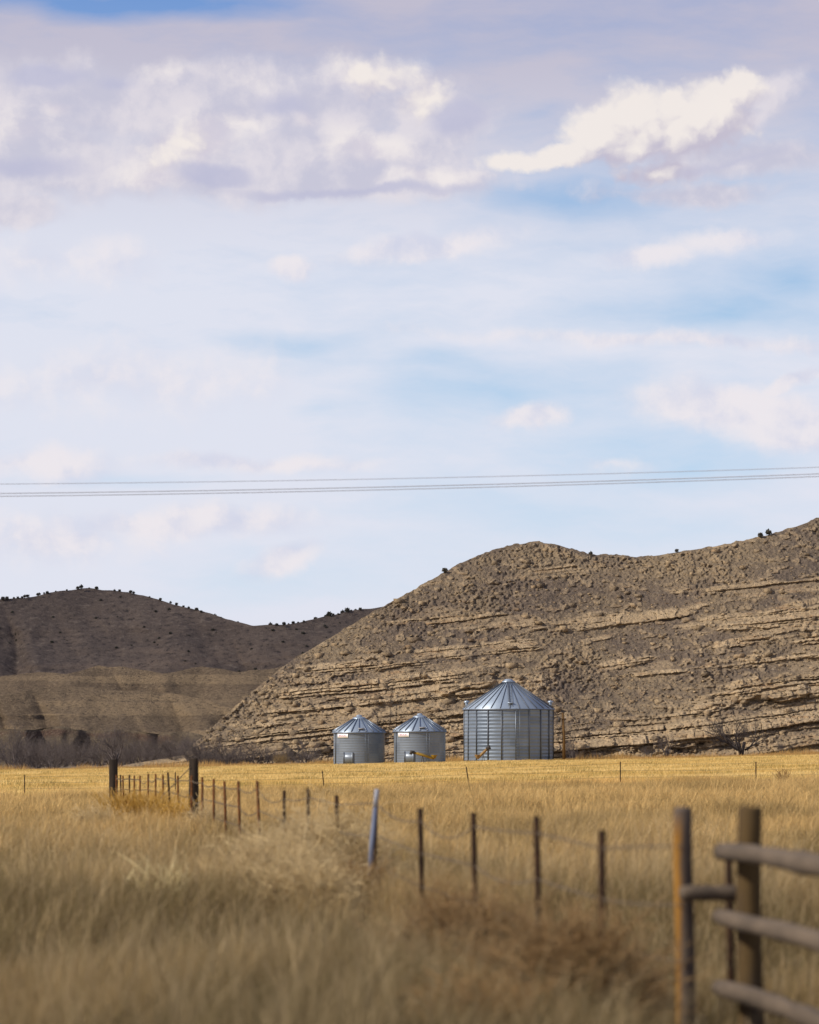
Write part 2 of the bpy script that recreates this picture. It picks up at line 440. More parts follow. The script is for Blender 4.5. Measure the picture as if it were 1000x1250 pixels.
# ------------------------------------------------------------------ ground sheet
def build_ground():
    xs = np.unique(np.concatenate([np.linspace(-60, 60, 161), -60 - np.geomspace(2, 5000, 40), 60 + np.geomspace(2, 5000, 40)]))
    ys = np.unique(np.concatenate([np.linspace(-30, 200, 231), np.linspace(200, 620, 141), 620 + np.geomspace(4, 9000, 40), [-400, -150, -60]]))
    X, Y = np.meshgrid(xs, ys)
    Z = ground_z(X, Y) - .06
    V = np.stack([X, Y, Z], -1).reshape(-1, 3)
    m, nt, b = material('dry_ground', .95, 0, .1)
    pos = nt.node('ShaderNodeNewGeometry').outputs['Position']
    sp = nt.node('ShaderNodeSeparateXYZ'); nt.put(sp.inputs[0], pos)
    n1 = nt.noise(pos, .35, 6, .6); n2 = nt.noise(nt.scalevec(pos, (1, .35, 1)), 1.1, 5, .65)
    near = nt.mix(nt.ramp(n1, .3, .7), (.15, .115, .06), (.25, .18, .095))
    far = nt.mix(nt.ramp(n2, .35, .7), (.55, .37, .12), (.72, .52, .20))
    f = nt.ramp(nt.m('ADD', sp.outputs[1], nt.m('MULTIPLY', nt.m('SUBTRACT', n1, .5), 26)), 146, 158)
    soil = nt.mix(nt.ramp(n2, .3, .7), (.17, .13, .09), (.25, .19, .12))
    c = nt.mix(f, near, far)
    c = nt.mix(nt.ramp(nt.m('ADD', sp.outputs[1], nt.m('MULTIPLY', nt.m('SUBTRACT', n2, .5), 10)), 404, 412), c, soil)
    nt.put(b.inputs['Base Color'], c); bump(nt, b, n2, .6, .1)
    o = mesh_np('ground', V, grid_faces(len(ys), len(xs)), m, smooth=True)
    tag(o, kind='structure')


build_ground()


# ------------------------------------------------------------------ grass
def blades(name, pos, h, wdt, lean, cols, mat, segs=2):
    """pos Nx2; one curved blade per point"""
    N = len(pos)
    z0 = ground_z(pos[:, 0], pos[:, 1]) - .08
    ang = rng.uniform(0, 2 * math.pi, N); la = rng.uniform(0, 2 * math.pi, N)
    dx, dy = np.cos(ang), np.sin(ang)
    lx, ly = np.cos(la) * lean * h, np.sin(la) * lean * h
    # a light prevailing lean to the right
    lx = lx + .10 * h
    P = np.stack([pos[:, 0], pos[:, 1], z0], 1)
    D = np.stack([dx, dy, np.zeros(N)], 1)
    if segs == 1:
        w = wdt[:, None] * .5
        tip = P + np.stack([lx, ly, h], 1)
        V = np.stack([P - D * w, P + D * w, tip], 1).reshape(-1, 3)
        F = np.arange(N * 3).reshape(-1, 3); k = 3
        Fs = [F]
    else:
        w = wdt[:, None] * .5
        mid = P + np.stack([lx * .3, ly * .3, h * .58], 1)
        tip = P + np.stack([lx, ly, h * (1 - .25 * lean)], 1)
        V = np.stack([P - D * w, P + D * w, mid + D * w * .8, mid - D * w * .8, tip], 1).reshape(-1, 3)
        i = np.arange(N)[:, None] * 5
        Fs = [i + np.array([[0, 1, 2, 3]]), i + np.array([[3, 2, 4]])]; k = 5
    c = np.repeat(cols, k, 0)
    return mesh_np(name, V, Fs, mat, colors=c)


M_blade = blade_mat('dry_grass_blade')


def scatter(y0, y1, dens, half):
    """random points in the strip y0..y1 with half-width half(y)"""
    ymax = half(y1)
    N = int(dens * (y1 - y0) * 2 * ymax)
    y = rng.uniform(y0, y1, N); x = rng.uniform(-ymax, ymax, N)
    k = np.abs(x) < half(y)
    return np.stack([x[k], y[k]], 1)


def field_edge(x, y):
    return y + (fbm(x / 11, y / 7, 31, 4) - .5) * 70 - .12 * x


def build_grass():
    P = []; Wd = []
    for (y0, y1, dens, w) in ((14, 40, 800, .0045), (40, 80, 270, .008), (80, 195, 100, .014)):
        p = scatter(y0, y1, dens, lambda y: .125 * y + 2.2)
        # gather into tufts
        c = np.floor(p / .45) * .45 + .225
        jit = np.stack([_hash(np.floor(p[:, 0] / .45), np.floor(p[:, 1] / .45), 3), _hash(np.floor(p[:, 0] / .45), np.floor(p[:, 1] / .45), 4)], 1) - .5
        k = rng.uniform(0, .75, (len(p), 1))
        p = p * (1 - k) + (c + jit * .4) * k
        P.append(p); Wd.append(np.full(len(p), w) * rng.uniform(.6, 1.4, len(p)))
    p = np.concatenate(P); w = np.concatenate(Wd)
    keep = field_edge(p[:, 0], p[:, 1]) < 150 + rng.normal(0, 9, len(p))
    p = p[keep]; w = w[keep]
    N = len(p); x, y = p[:, 0], p[:, 1]
    big = fbm(x / 3.2, y / 6.0, 41, 4); big2 = fbm(x / 1.1, y / 2.0, 47, 3)
    # thin spots between the clumps
    gapn = fbm(x / .9, y / 1.6, 77, 3)
    kp = rng.random(N) < np.clip(.25 + 1.1 * sstep(.36, .56, gapn), 0, 1)
    p = p[kp]; w = w[kp]; x, y = p[:, 0], p[:, 1]; N = len(p); big = big[kp]; big2 = big2[kp]
    h = .18 + .36 * sstep(.3, .7, big) + .20 * rng.random(N) ** 2 + .12 * sstep(.5, .8, big2)
    h *= 1 - .30 * sstep(95, 150, y)
    h *= 1 - .72 * sstep(.055 * 0 + 1.0, 1.5, x) * sstep(23.5, 21.5, y)        # trodden short about the gate posts
    tall = rng.random(N) < .035 + .05 * sstep(.5, .7, big)
    h = np.where(tall, h * 1.25 + .16, h); w = np.where(tall, w * .8, w)
    tone = sstep(.36, .62, fbm(x / 2.6 + 9, y / 5.0, 53, 4)) * .85 + rng.normal(0, .22, N)
    tone = np.clip(tone, 0, 1)[:, None]
    dark = np.array([.195, .140, .064]); tan = np.array([.47, .315, .138]); pale = np.array([.67, .50, .275]); olive = np.array([.215, .168, .075]); gold = np.array([.64, .43, .17])
    col = dark * (1 - tone) + tan * tone
    r = rng.random(N)[:, None]
    col = np.where(tall[:, None], pale, col); col = np.where(r > .86, pale, col); col = np.where(r < .12 + .22 * (1 - tone), olive, col)
    gf = (sstep(24, 100, y + rng.normal(0, 10, N) + 26 * (fbm(x / 5, y / 8, 59, 3) - .5)) * .9)[:, None]
    col = col * (1 - gf) + (gold * (.74 + .55 * tone)) * gf
    col = col * (.80 + .20 * sstep(19, 50, y))[:, None]        # grass tint darkens evenly towards the camera
    col = col * rng.uniform(.75, 1.25, (N, 1))
    o = blades('tall_grass', p, h, w, rng.uniform(.1, .75, N), col, M_blade, 2)
    tag(o, 'tall dry brown and tan grass filling the foreground', 'grass', kind='stuff')

    # mown golden field
    p = np.concatenate([scatter(105, 250, 34, lambda y: .125 * y + 5), scatter(250, 400, 20, lambda y: .125 * y + 6)])
    fe = field_edge(p[:, 0], p[:, 1])
    p = p[(fe > 146 + rng.normal(0, 9, len(p)))]
    N = len(p); x, y = p[:, 0], p[:, 1]
    row = fbm(x / 9, y / 5, 61, 4); wk = fbm(x / 2.2, y / 3, 67, 3)
    h = .10 + .10 * rng.random(N) + .10 * sstep(.6, .8, wk)
    wd = (.02 + .0001 * y) * rng.uniform(.7, 1.4, N)
    t = np.clip(sstep(.3, .7, row) * .7 + rng.normal(0, .25, N), 0, 1)[:, None]
    col = np.array([.66, .45, .15]) * (1 - t) + np.array([.90, .69, .32]) * t
    weeds = (sstep(.58, .74, wk) * (rng.random(N) < .55))[:, None]
    col = col * (1 - weeds) + np.array([.36, .27, .09]) * weeds
    col *= rng.uniform(.82, 1.18, (N, 1))
    o = blades('field_stubble', p, h, wd, rng.uniform(.1, .6, N), col, M_blade, 1)
    tag(o, 'golden mown stubble covering the field before the bins', 'stubble', kind='stuff')

    # ragged taller fringe at the far edge of the field
    p = scatter(392, 412, 16, lambda y: .125 * y + 6)
    N = len(p); f2 = fbm(p[:, 0] / 4, p[:, 1] / 8, 71, 3)
    h = .25 + .8 * sstep(.45, .75, f2) * rng.random(N)
    t = rng.random((N, 1))
    col = (np.array([.42, .24, .09]) * (1 - t) + np.array([.56, .38, .15]) * t) * rng.uniform(.8, 1.2, (N, 1))
    o = blades('field_edge_grass', p, h, rng.uniform(.03, .07, N), rng.uniform(.1, .5, N), col, M_blade, 1)
    tag(o, 'ragged orange weeds along the far edge of the field', 'weeds', kind='stuff')


build_grass()


# ------------------------------------------------------------------ rocky hill
RIDGE = np.array([(150, 934), (225, 922), (236, 907), (243, 903), (283, 866), (300, 851), (350, 810), (400, 780), (440, 757), (480, 733), (520, 712), (545, 697), (560, 688), (590, 675), (620, 667), (650, 661),
                  (680, 664), (700, 671), (720, 677), (750, 677), (780, 680), (800, 678), (830, 673), (870, 667), (910, 660), (940, 652), (970, 643), (1000, 632), (1080, 610), (1200, 600), (1500, 640)], float)


def hill_base(u):
    return 438 + 18 * (fbm(u / 330, u * 0, 3, 2) - .5)


def build_hill():
    us = np.concatenate([np.linspace(150, 1075, 1500), np.linspace(1077, 1500, 110)])
    nu = len(us)
    yr = np.interp(us, RIDGE[:, 0], RIDGE[:, 1])
    ker = np.hanning(31); ker /= ker.sum()
    yr[20:1460] = np.convolve(yr, ker, 'same')[20:1460]
    k = (us - CX) / FPX
    Y0 = hill_base(us)
    D = Y0 + 30
    for _ in range(12):
        Hr = CAMZ + (HY - yr) / FPX * D
        z0 = ground_z(k * Y0, Y0) - 1.0
        D = Y0 + np.maximum(Hr - z0, .3) / math.tan(math.radians(29))
    nt_ = 430
    t = np.linspace(0, 1, nt_)[:, None]
    Z = z0 + (Hr - z0) * t
    Y = Y0 + (D - Y0) * t ** 1.18
    X = k * Y
    # rows over the crest and down the back
    back = np.array([1.5, 4, 9, 18, 34, 60, 110])[:, None]
    fall = np.array([0, -.1, -.5, -1.4, -3.5, -9, -24])[:, None]
    Yb = D[None] + back; Zb = np.maximum(Hr[None] + fall, -3); Xb = k[None] * Yb

    relh = t * np.ones(nu)
    s = Z - .115 * X + 2.2 * (fbm(X / 45, Z / 30, 21, 2) - .5) + .35 * (fbm(X / 6, Z / 6, 22, 2) - .5)
    r2 = np.random.default_rng(5)
    thick = np.clip(r2.lognormal(-.75, .6, 160), .16, 1.9); thick[:26] *= 1.0
    low = np.arange(160) < 34; thick = np.where(low & (r2.random(160) < .4), thick * 1.7, thick)
    edges = np.concatenate([[-16], -16 + np.cumsum(thick)])
    hard = r2.random(162) ** 1.7
    hard[1:-1:6] = np.maximum(hard[1:-1:6], .8)
    layer = np.clip(np.searchsorted(edges, s) - 1, 0, len(thick) - 1)
    f = (s - edges[layer]) / thick[layer]
    hk = hard[layer]
    U = us[None] * np.ones_like(Z)
    # where bedrock crops out: strong low on the left, patchy bands above
    bias = .20 * sstep(.75, .15, relh) * sstep(760, 420, U) + .10 * sstep(.55, .1, relh) - .13 * sstep(.72, 1.0, relh)
    bias = bias + .06 * sstep(780, 950, U) + .0
    mk = fbm(X / 11, s / 2.0, 23, 5)
    zone = fbm(X / 24 + 7, (Z - .115 * X) / 8, 66, 3) - .5
    bias = bias + .5 * zone
    mask = sstep(.47, .60, mk + bias)
    slab = sstep(.50, .60, fbm(X / 7 + 40, s / 1.1, 63, 4) + .6 * bias) * sstep(.44, .54, fbm(X / 30, s / 6, 64, 2) + bias)
    # jointed blocks along each bed
    wk = .8 + 3.2 * _hash(layer, layer * 0 + 7, 3)
    cx = X / wk + 31.7 * _hash(layer, layer * 0 + 9, 4) + 2.6 * (vnoise(X / (wk * 1.9), layer * 3.7, 25) - .5) + .8 * (vnoise(X / 2.2, Z / .7, 26) - .5)
    cell = np.floor(cx); fc = cx - cell
    rnd = _hash(cell, layer, 6)
    crack = 1 - (1 - sstep(0, .06, fc)) * (rnd > .45)
    prof = sstep(0, .14, f) * (1 - .45 * sstep(.55, 1.0, f))
    off = (.62 + .45 * sstep(.55, .1, relh)) * mask * hk * prof * (1.0 + .6 * np.minimum(thick[layer], 1.2)) * (.70 + .5 * rnd) * (.5 + .5 * crack)
    # great buttresses and clefts of the lower cliffs
    fin = 1 - np.abs(2 * fbm(X / 7.5, Z / 16, 27, 3) - 1)
    off += .45 * slab * (.5 + rnd) 
    off += 2.0 * (fin - .75) * sstep(.5, .1, relh) * sstep(600, 380, U) * (.35 + .65 * mask)
    fin2 = np.floor(fbm(X / 5.0, Z / 12, 37, 2) * 7) / 7
    off += 4.0 * (fin2 - .5) * sstep(.6, .1, relh) * sstep(600, 400, U) * (.3 + .7 * mask)
    knob = sstep(.66, .72, fbm(X / 9, s / 5, 57, 3)) * sstep(400, 520, U) * sstep(.75, .5, relh)
    off += 1.5 * knob
    # broad swells
    env = np.sin(np.pi * np.clip(relh, 0, 1)) ** .5
    off += 3.6 * (fbm(X / 42 + Z / 30, Z / 13, 28, 3) - .5) * env
    # rubble
    rub = fbm(X / .6, Z / .36, 29, 3, .6) - .5
    peb = vnoise(X / .34, Z / .24, 33)
    st = fbm(X / 1.1, Z / .6, 34, 2)
    stone = sstep(.60, .74, st) * (1 - mask)
    coarse = .22 + 1.15 * sstep(.42, .64, fbm(X / 10, s / 5, 68, 3))
    off += (1 - .6 * mask) * coarse * (.55 * rub + .34 * (peb - .5)) + .35 * stone
    edge = sstep(0, .02, relh) * sstep(1.0, .985, relh)
    wleft = sstep(150, 245, U)
    off = off * edge * wleft
    Yd = Y - off
    Zd = Z + (.30 * rub * (1 - mask) + .12 * (peb - .5)) * edge * wleft
    # jagged crest
    crest = (fbm(us / 9.0, us * 0, 44, 3) - .5) * .55
    Zd[-1] += crest * sstep(235, 270, us); Zb[:2] += crest * sstep(235, 270, us)
    V = np.stack([np.concatenate([X, Xb]), np.concatenate([Yd, Yb]), np.concatenate([Zd, Zb])], -1).reshape(-1, 3)
    rock = np.concatenate([np.clip(np.maximum(mask * (.35 + .9 * hk), .85 * slab) * sstep(.0, .10, f) + .45 * stone, 0, 1), np.zeros_like(Xb)])
    tone = np.concatenate([np.clip(.55 * rnd + .45 * _hash(layer, layer * 0 + 2, 8), 0, 1), np.full_like(Xb, .4)])
    m, nt, b = material('sandstone_and_talus', .95, 0, .1)
    pos = nt.node('ShaderNodeNewGeometry').outputs['Position']
    n1 = nt.noise(pos, .09, 5, .6); n2 = nt.noise(pos, 2.2, 6, .7); n3 = nt.noise(nt.scalevec(pos, (.25, .25, 2.2)), 1.0, 5, .65)
    tal = nt.mix(nt.ramp(n1, .38, .64), (.150, .112, .083), (.245, .180, .112))
    tal = nt.mix(nt.ramp(n2, .52, .72), tal, (.31, .25, .18))
    tal = nt.mix(nt.ramp(n2, .47, .30), tal, (.10, .083, .072))
    rk = nt.mix(nt.attr('tone'), (.34, .245, .145), (.56, .41, .245))
    rk = nt.mix(nt.ramp(n3, .52, .75), rk, (.38, .225, .11))
    rk = nt.mix(nt.ramp(n2, .50, .28), rk, (.20, .155, .115))
    n4 = nt.noise(pos, .75, 5, .65)
    cc_ = nt.mix(nt.attr('rock'), tal, rk)
    cc_ = nt.mix(nt.ramp(n4, .48, .26, 0, .8), cc_, (.105, .080, .062)); cc_ = nt.mix(nt.ramp(n4, .58, .78, 0, .8), cc_, (.37, .28, .175))
    nt.put(b.inputs['Base Color'], cc_)
    bump(nt, b, nt.m('ADD', n2, n4), 1.0, .35)
    o = mesh_np('rocky_hill', V, grid_faces(nt_ + len(back), nu), m, attrs={'rock': rock, 'tone': tone})
    tag(o, kind='structure')

    # loose boulders lying on the slope
    ico = np.array([[x, y, z] for z in (-.6, .6) for y in (-.6, .6) for x in (-.6, .6)])
    fi = np.array([[0, 2, 3, 1], [4, 5, 7, 6], [0, 1, 5, 4], [2, 6, 7, 3], [0, 4, 6, 2], [1, 3, 7, 5]])
    nb = 9000
    ri = (r2.random(nb) ** 1.25 * (nt_ - 8)).astype(int) + 2; ci = r2.integers(150, 1560, nb)
    sz = np.clip(.10 * r2.pareto(2.4, nb) + .09, .09, .75)
    base = np.stack([X[ri, ci], Yd[ri, ci], Zd[ri, ci]], 1)
    j = ico[None] * r2.uniform(.6, 1.25, (nb, 8, 3)) * (sz[:, None] * np.stack([r2.uniform(.8, 1.8, nb), r2.uniform(.8, 1.3, nb), r2.uniform(.5, 1.0, nb)], 1))[:, None]
    an = r2.uniform(0, 6.28, nb); cc, ss = np.cos(an)[:, None], np.sin(an)[:, None]
    j = np.stack([j[..., 0] * cc - j[..., 1] * ss, j[..., 0] * ss + j[..., 1] * cc, j[..., 2]], -1)
    Vb = (base[:, None] + j).reshape(-1, 3)
    Fb = (np.arange(nb)[:, None, None] * 8 + fi[None]).reshape(-1, 4)
    o = mesh_np('loose_boulders', Vb, Fb, m, attrs={'rock': np.repeat(r2.uniform(.2, 1, nb), 8), 'tone': np.repeat(r2.random(nb), 8)})
    tag(o, 'angular tan boulders strewn over the rocky hillside', 'boulders', kind='stuff')


build_hill()


# ------------------------------------------------------------------ distant hills on the left
def loft_hill(name, ridge, Y0f, slope, us, rows, shape, relief, mat, back):
    yr = np.interp(us, ridge[:, 0], ridge[:, 1]); ker = np.hanning(9); ker /= ker.sum()
    yr[6:-6] = np.convolve(yr, ker, 'same')[6:-6]
    k = (us - CX) / FPX; Y0 = Y0f(us); D = Y0 + 60
    for _ in range(14):
        Hr = CAMZ + (HY - yr) / FPX * D; z0 = -2.0
        D = Y0 + np.maximum(Hr - z0, 1) / math.tan(math.radians(slope))
    t = np.linspace(0, 1, rows)[:, None]
    Z = z0 + (Hr - z0) * t; Y = Y0 + (D - Y0) * shape(t); X = k * Y
    off, dz, attr = relief(X, Y, Z, t * np.ones_like(X), us[None] * np.ones_like(X))
    bk = np.array(back, float)
    Yb = D[None] + bk[:, :1]; Zb = np.maximum(Hr[None] + bk[:, 1:], -3)
    Y = Y - off; Z = Z + dz
    V = np.stack([np.concatenate([X, k[None] * Yb]), np.concatenate([Y, Yb]), np.concatenate([Z, Zb])], -1)
    at_ = np.concatenate([attr, np.zeros_like(Yb)])
    o = mesh_np(name, V.reshape(-1, 3), grid_faces(rows + len(bk), len(us)), mat, attrs={'band': at_})
    tag(o, kind='structure')
    return np.interp, (us, k, D, Hr), (X, Y, Z)


FAR = np.array([(-300, 745), (-120, 738), (0, 732), (30, 729), (70, 722), (105, 717), (130, 720), (160, 723), (200, 733), (240, 745), (280, 757), (310, 764), (345, 763), (380, 757), (410, 750), (430, 745), (460, 742),
                (520, 735), (600, 730), (760, 750)], float)
TERR = np.array([(-300, 826), (-100, 822), (0, 826), (45, 820), (80, 823), (120, 812), (165, 816), (200, 822), (245, 814), (290, 820), (330, 816), (380, 806), (420, 800), (470, 795), (560, 790)], float)


def hill_mat(name, cols, patch, nsc):
    m, nt, b = material(name, .95, 0, .1)
    pos = nt.node('ShaderNodeNewGeometry').outputs['Position']
    n1 = nt.noise(nt.scalevec(pos, (1, .5, 2)), nsc, 6, .65); n2 = nt.noise(nt.scalevec(pos, (1, 1, 2)), nsc * 26, 7, .72)
    c = nt.mix(nt.ramp(n1, .35, .65), cols[0], cols[1])
    c = nt.mix(nt.m('MULTIPLY', nt.attr('band'), 1.0, clamp=True), c, patch)
    c = nt.mix(nt.ramp(n2, .52, .68), c, cols[2]); c = nt.mix(nt.ramp(n2, .48, .34), c, cols[3])
    nt.put(b.inputs['Base Color'], c); bump(nt, b, n2, 1.0, 1.2)
    return m


def far_relief(X, Y, Z, t, U):
    gul = 1 - np.abs(2 * fbm(X / 46 + .012 * Z, Z / 130, 71, 4) - 1)
    off = -36 * (gul - .7) * np.sin(np.pi * np.clip(t, 0, 1)) ** 1.3
    lay = fbm(X / 160, Z / 5.0, 75, 3)
    off += 7 * (lay - .5) * np.sin(np.pi * t) + 5 * (fbm(X / 9, Z / 7, 77, 4) - .5) * np.sin(np.pi * t) ** .5
    band = .6 * sstep(.56, .66, lay) * sstep(.95, .6, t)
    return off, 1.1 * (fbm(X / 7, Z / 7, 79, 3) - .5) * (t > .001), band


def terr_relief(X, Y, Z, t, U):
    gul = 1 - np.abs(2 * fbm(X / 24 + .02 * Z, Z / 60, 81, 4) - 1)
    e_ = np.sin(np.pi * np.clip(t, 0, 1)) ** .6
    off = -38 * (gul - .7) * e_ ** 2
    lay = fbm(X / 70, Z / 1.8, 85, 3)
    off += 2.2 * (lay - .5) * e_ ** 2 + 2.2 * (fbm(X / 4, Z / 3, 87, 4) - .5) * e_
    band = sstep(.52, .64, lay) * .8
    return off, .5 * (fbm(X / 3, Z / 3, 89, 3) - .5), band


def low_relief(X, Y, Z, t, U):
    gul = 1 - np.abs(2 * fbm(X / 15 + .05 * Z, Z / 40, 101, 4) - 1)
    e_ = np.sin(np.pi * np.clip(t, 0, 1)) ** .6
    off = -24 * (gul - .7) * e_ ** 2
    lay = fbm(X / 40, Z / 1.4, 105, 3)
    off += 2.2 * (lay - .5) * e_ ** 2 + 2.0 * (fbm(X / 3, Z / 2.2, 107, 4) - .5) * e_
    return off, .5 * (fbm(X / 3, Z / 3, 109, 3) - .5), sstep(.54, .64, lay)


def bank_relief(X, Y, Z, t, U):
    e_ = np.sin(np.pi * np.clip(t, 0, 1)) ** .5
    off = -5 * (1 - np.abs(2 * fbm(X / 6, Z / 20, 111, 3) - 1) - .7) * e_ + 1.2 * (fbm(X / 1.5, Z / 1.2, 113, 3) - .5) * e_
    return off, .35 * (fbm(X / 2, Z / 2, 114, 3) - .5), sstep(.72, .84, t) * sstep(.98, .90, t) * sstep(.42, .55, fbm(X / 9, Z / 3, 115, 2))


M_bank = hill_mat('red_clay', ((.17, .128, .085), (.215, .162, .105), (.28, .22, .15), (.10, .075, .06)), (.14, .085, .06), .06)
us_far = np.linspace(-300, 760, 520); us_ter = np.linspace(-300, 560, 560)
M_far = hill_mat('dark_shale', ((.13, .098, .080), (.19, .142, .110), (.26, .20, .15), (.075, .06, .053)), (.25, .18, .13), .016)
M_ter = hill_mat('dry_badland', ((.145, .103, .068), (.215, .155, .098), (.28, .21, .135), (.085, .063, .048)), (.28, .20, .12), .045)
_, FARH, farg = loft_hill('far_hill', FAR, lambda u: 1010 + 0 * u, 23, us_far, 240, lambda t: t ** .82, far_relief, M_far, [(10, -1), (40, -5), (120, -20), (300, -70)])
_, TERH, terg = loft_hill('terrace_hill', TERR, lambda u: 660 + 40 * (fbm(u / 420, u * 0, 2, 2) - .5), 13, us_ter, 220, lambda t: t ** .9, terr_relief, M_ter, [(8, -.1), (40, -1), (120, -3), (300, -9)])
LOW = np.array([(-300, 862), (-100, 852), (0, 850), (50, 840), (90, 838), (150, 843), (200, 845), (245, 853), (280, 864), (310, 876), (350, 890), (420, 905), (560, 915)], float)
BANK = np.array([(-300, 900), (-60, 893), (0, 890), (40, 891), (70, 886), (110, 893), (150, 890), (190, 896), (230, 893), (270, 903), (330, 912), (560, 915)], float)
loft_hill('low_hill', LOW, lambda u: 590 + 30 * (fbm(u / 300, u * 0, 4, 2) - .5), 14, us_ter, 170, lambda t: t ** .85, low_relief, M_ter, [(6, -.2), (20, -1.5), (50, -6), (90, -14)])
loft_hill('clay_bank', BANK, lambda u: 565 + 24 * (fbm(u / 60, u * 0, 6, 3) - .5), 24, us_ter, 70, lambda t: t ** .9, bank_relief, M_bank, [(3, -.1), (8, -.8), (20, -2), (40, -7)])


# unseen cumulus added high outside the frame to shade the far hill
def build_shade_cloud():
    h = 950.; c = Vector((-95, 1330, 40)) + sdir * (h / sdir.z)
    n, mrow = 72, 28
    th = np.linspace(0, 2 * np.pi, n, endpoint=False)[None]; ph = np.linspace(-np.pi / 2, np.pi / 2, mrow)[:, None]
    x = np.cos(ph) * np.cos(th); y = np.cos(ph) * np.sin(th); z = np.sin(ph) * np.ones_like(th)
    r = 1 + .45 * (fbm(np.cos(th) * 2.2 + 5 + z, np.sin(th) * 2.2 + 5 + z, 91, 4) - .5) * np.cos(ph)
    z = np.where(z < 0, z * .35, z)
    V = np.stack([x * 470 * r, y * 420 * r, z * 130 * (1 + .8 * (fbm(x * 4 + 9, y * 4 + 9, 95, 4) - .5))], -1) + np.array(c)
    i = np.arange(mrow - 1)[:, None] * n; j = np.arange(n)[None]; k = (j + 1) % n
    m, nt, b = material('shade_cloud_white', 1, 0, 0); b.inputs['Base Color'].default_value = (.9, .9, .92, 1)
    tr = nt.node('ShaderNodeBsdfTransparent'); mx = nt.node('ShaderNodeMixShader'); mx.inputs[0].default_value = .4
    nt.l.new(tr.outputs[0], mx.inputs[1]); nt.l.new(b.outputs[0], mx.inputs[2]); nt.l.new(mx.outputs[0], m.node_tree.nodes['Material Output'].inputs['Surface'])
    o = mesh_np('shade_cloud', V.reshape(-1, 3), np.stack([i + j, i + k, i + n + k, i + n + j], -1).reshape(-1, 4), m, smooth=True)
    tag(o, 'unseen white cumulus added to shade the far hill', 'shade_cloud', kind='stuff')


build_shade_cloud()


# ------------------------------------------------------------------ bare shrubs, trees, junipers
def bare_plant(name, h, spread, nstem, depth, thick, seed, mat, trunk=0.0):
    """leafless plant about h tall: forking tapered limbs down to twigs"""
    r = random.Random(seed); mb = MB()
    def grow(p, d, L, rad, lev):
        n = 4; pts = [p.copy()]; q = p.copy(); dd = d.copy()
        for _ in range(n):
            dd = (dd + Vector((r.gauss(0, .16), r.gauss(0, .16), r.gauss(.03, .10)))).normalized(); q = q + dd * (L / n); pts.append(q.copy())
        mb.tube([tuple(v) for v in pts], np.linspace(rad, rad * .55, n + 1), 5 if lev == 0 else 3, cap=False)
        if lev >= depth: return
        for i in range(r.randint(3, 4)):
            s = pts[r.randint(2, n)]
            ax = Vector((r.gauss(0, 1), r.gauss(0, 1), r.gauss(0, .5))).normalized()
            nd = (dd * .9 + ax * (.55 + .25 * r.random()) + Vector((0, 0, .10))).normalized()
            grow(s, nd, L * r.uniform(.52, .8), rad * .5, lev + 1)
    for i in range(nstem):
        an = r.uniform(0, 6.28); rr = spread * r.uniform(.02, .25)
        d = Vector((math.cos(an) * spread * .45, math.sin(an) * spread * .45, 1)).normalized()
        grow(Vector((math.cos(an) * rr, math.sin(an) * rr, -.1)), d, h * r.uniform(.32, .45), thick, 0)
    return mb


def plant_thing(name, mbs, mats, loc, label, cat, group=None):
    """a plant as one thing with its stems (or trunk) and crown"""
    pass


def bare_mesh(h, spread, nstem, depth, thick, seed, mat, name):
    mb = bare_plant(name, h, spread, nstem, depth, thick, seed, mat)
    o = mb.build(name, mat); V = np.empty(len(o.data.vertices) * 3, np.float32); o.data.vertices.foreach_get('co', V); V = V.reshape(-1, 3)
    V[:, 2] *= h / V[:, 2].max(); o.data.vertices.foreach_set('co', V.ravel()); o.data.update()
    return o


GROUP_TH = 'bare shrubs in the thicket below the hills'
LAB_TH = 'leafless grey shrub in the thicket along the far edge of the field'


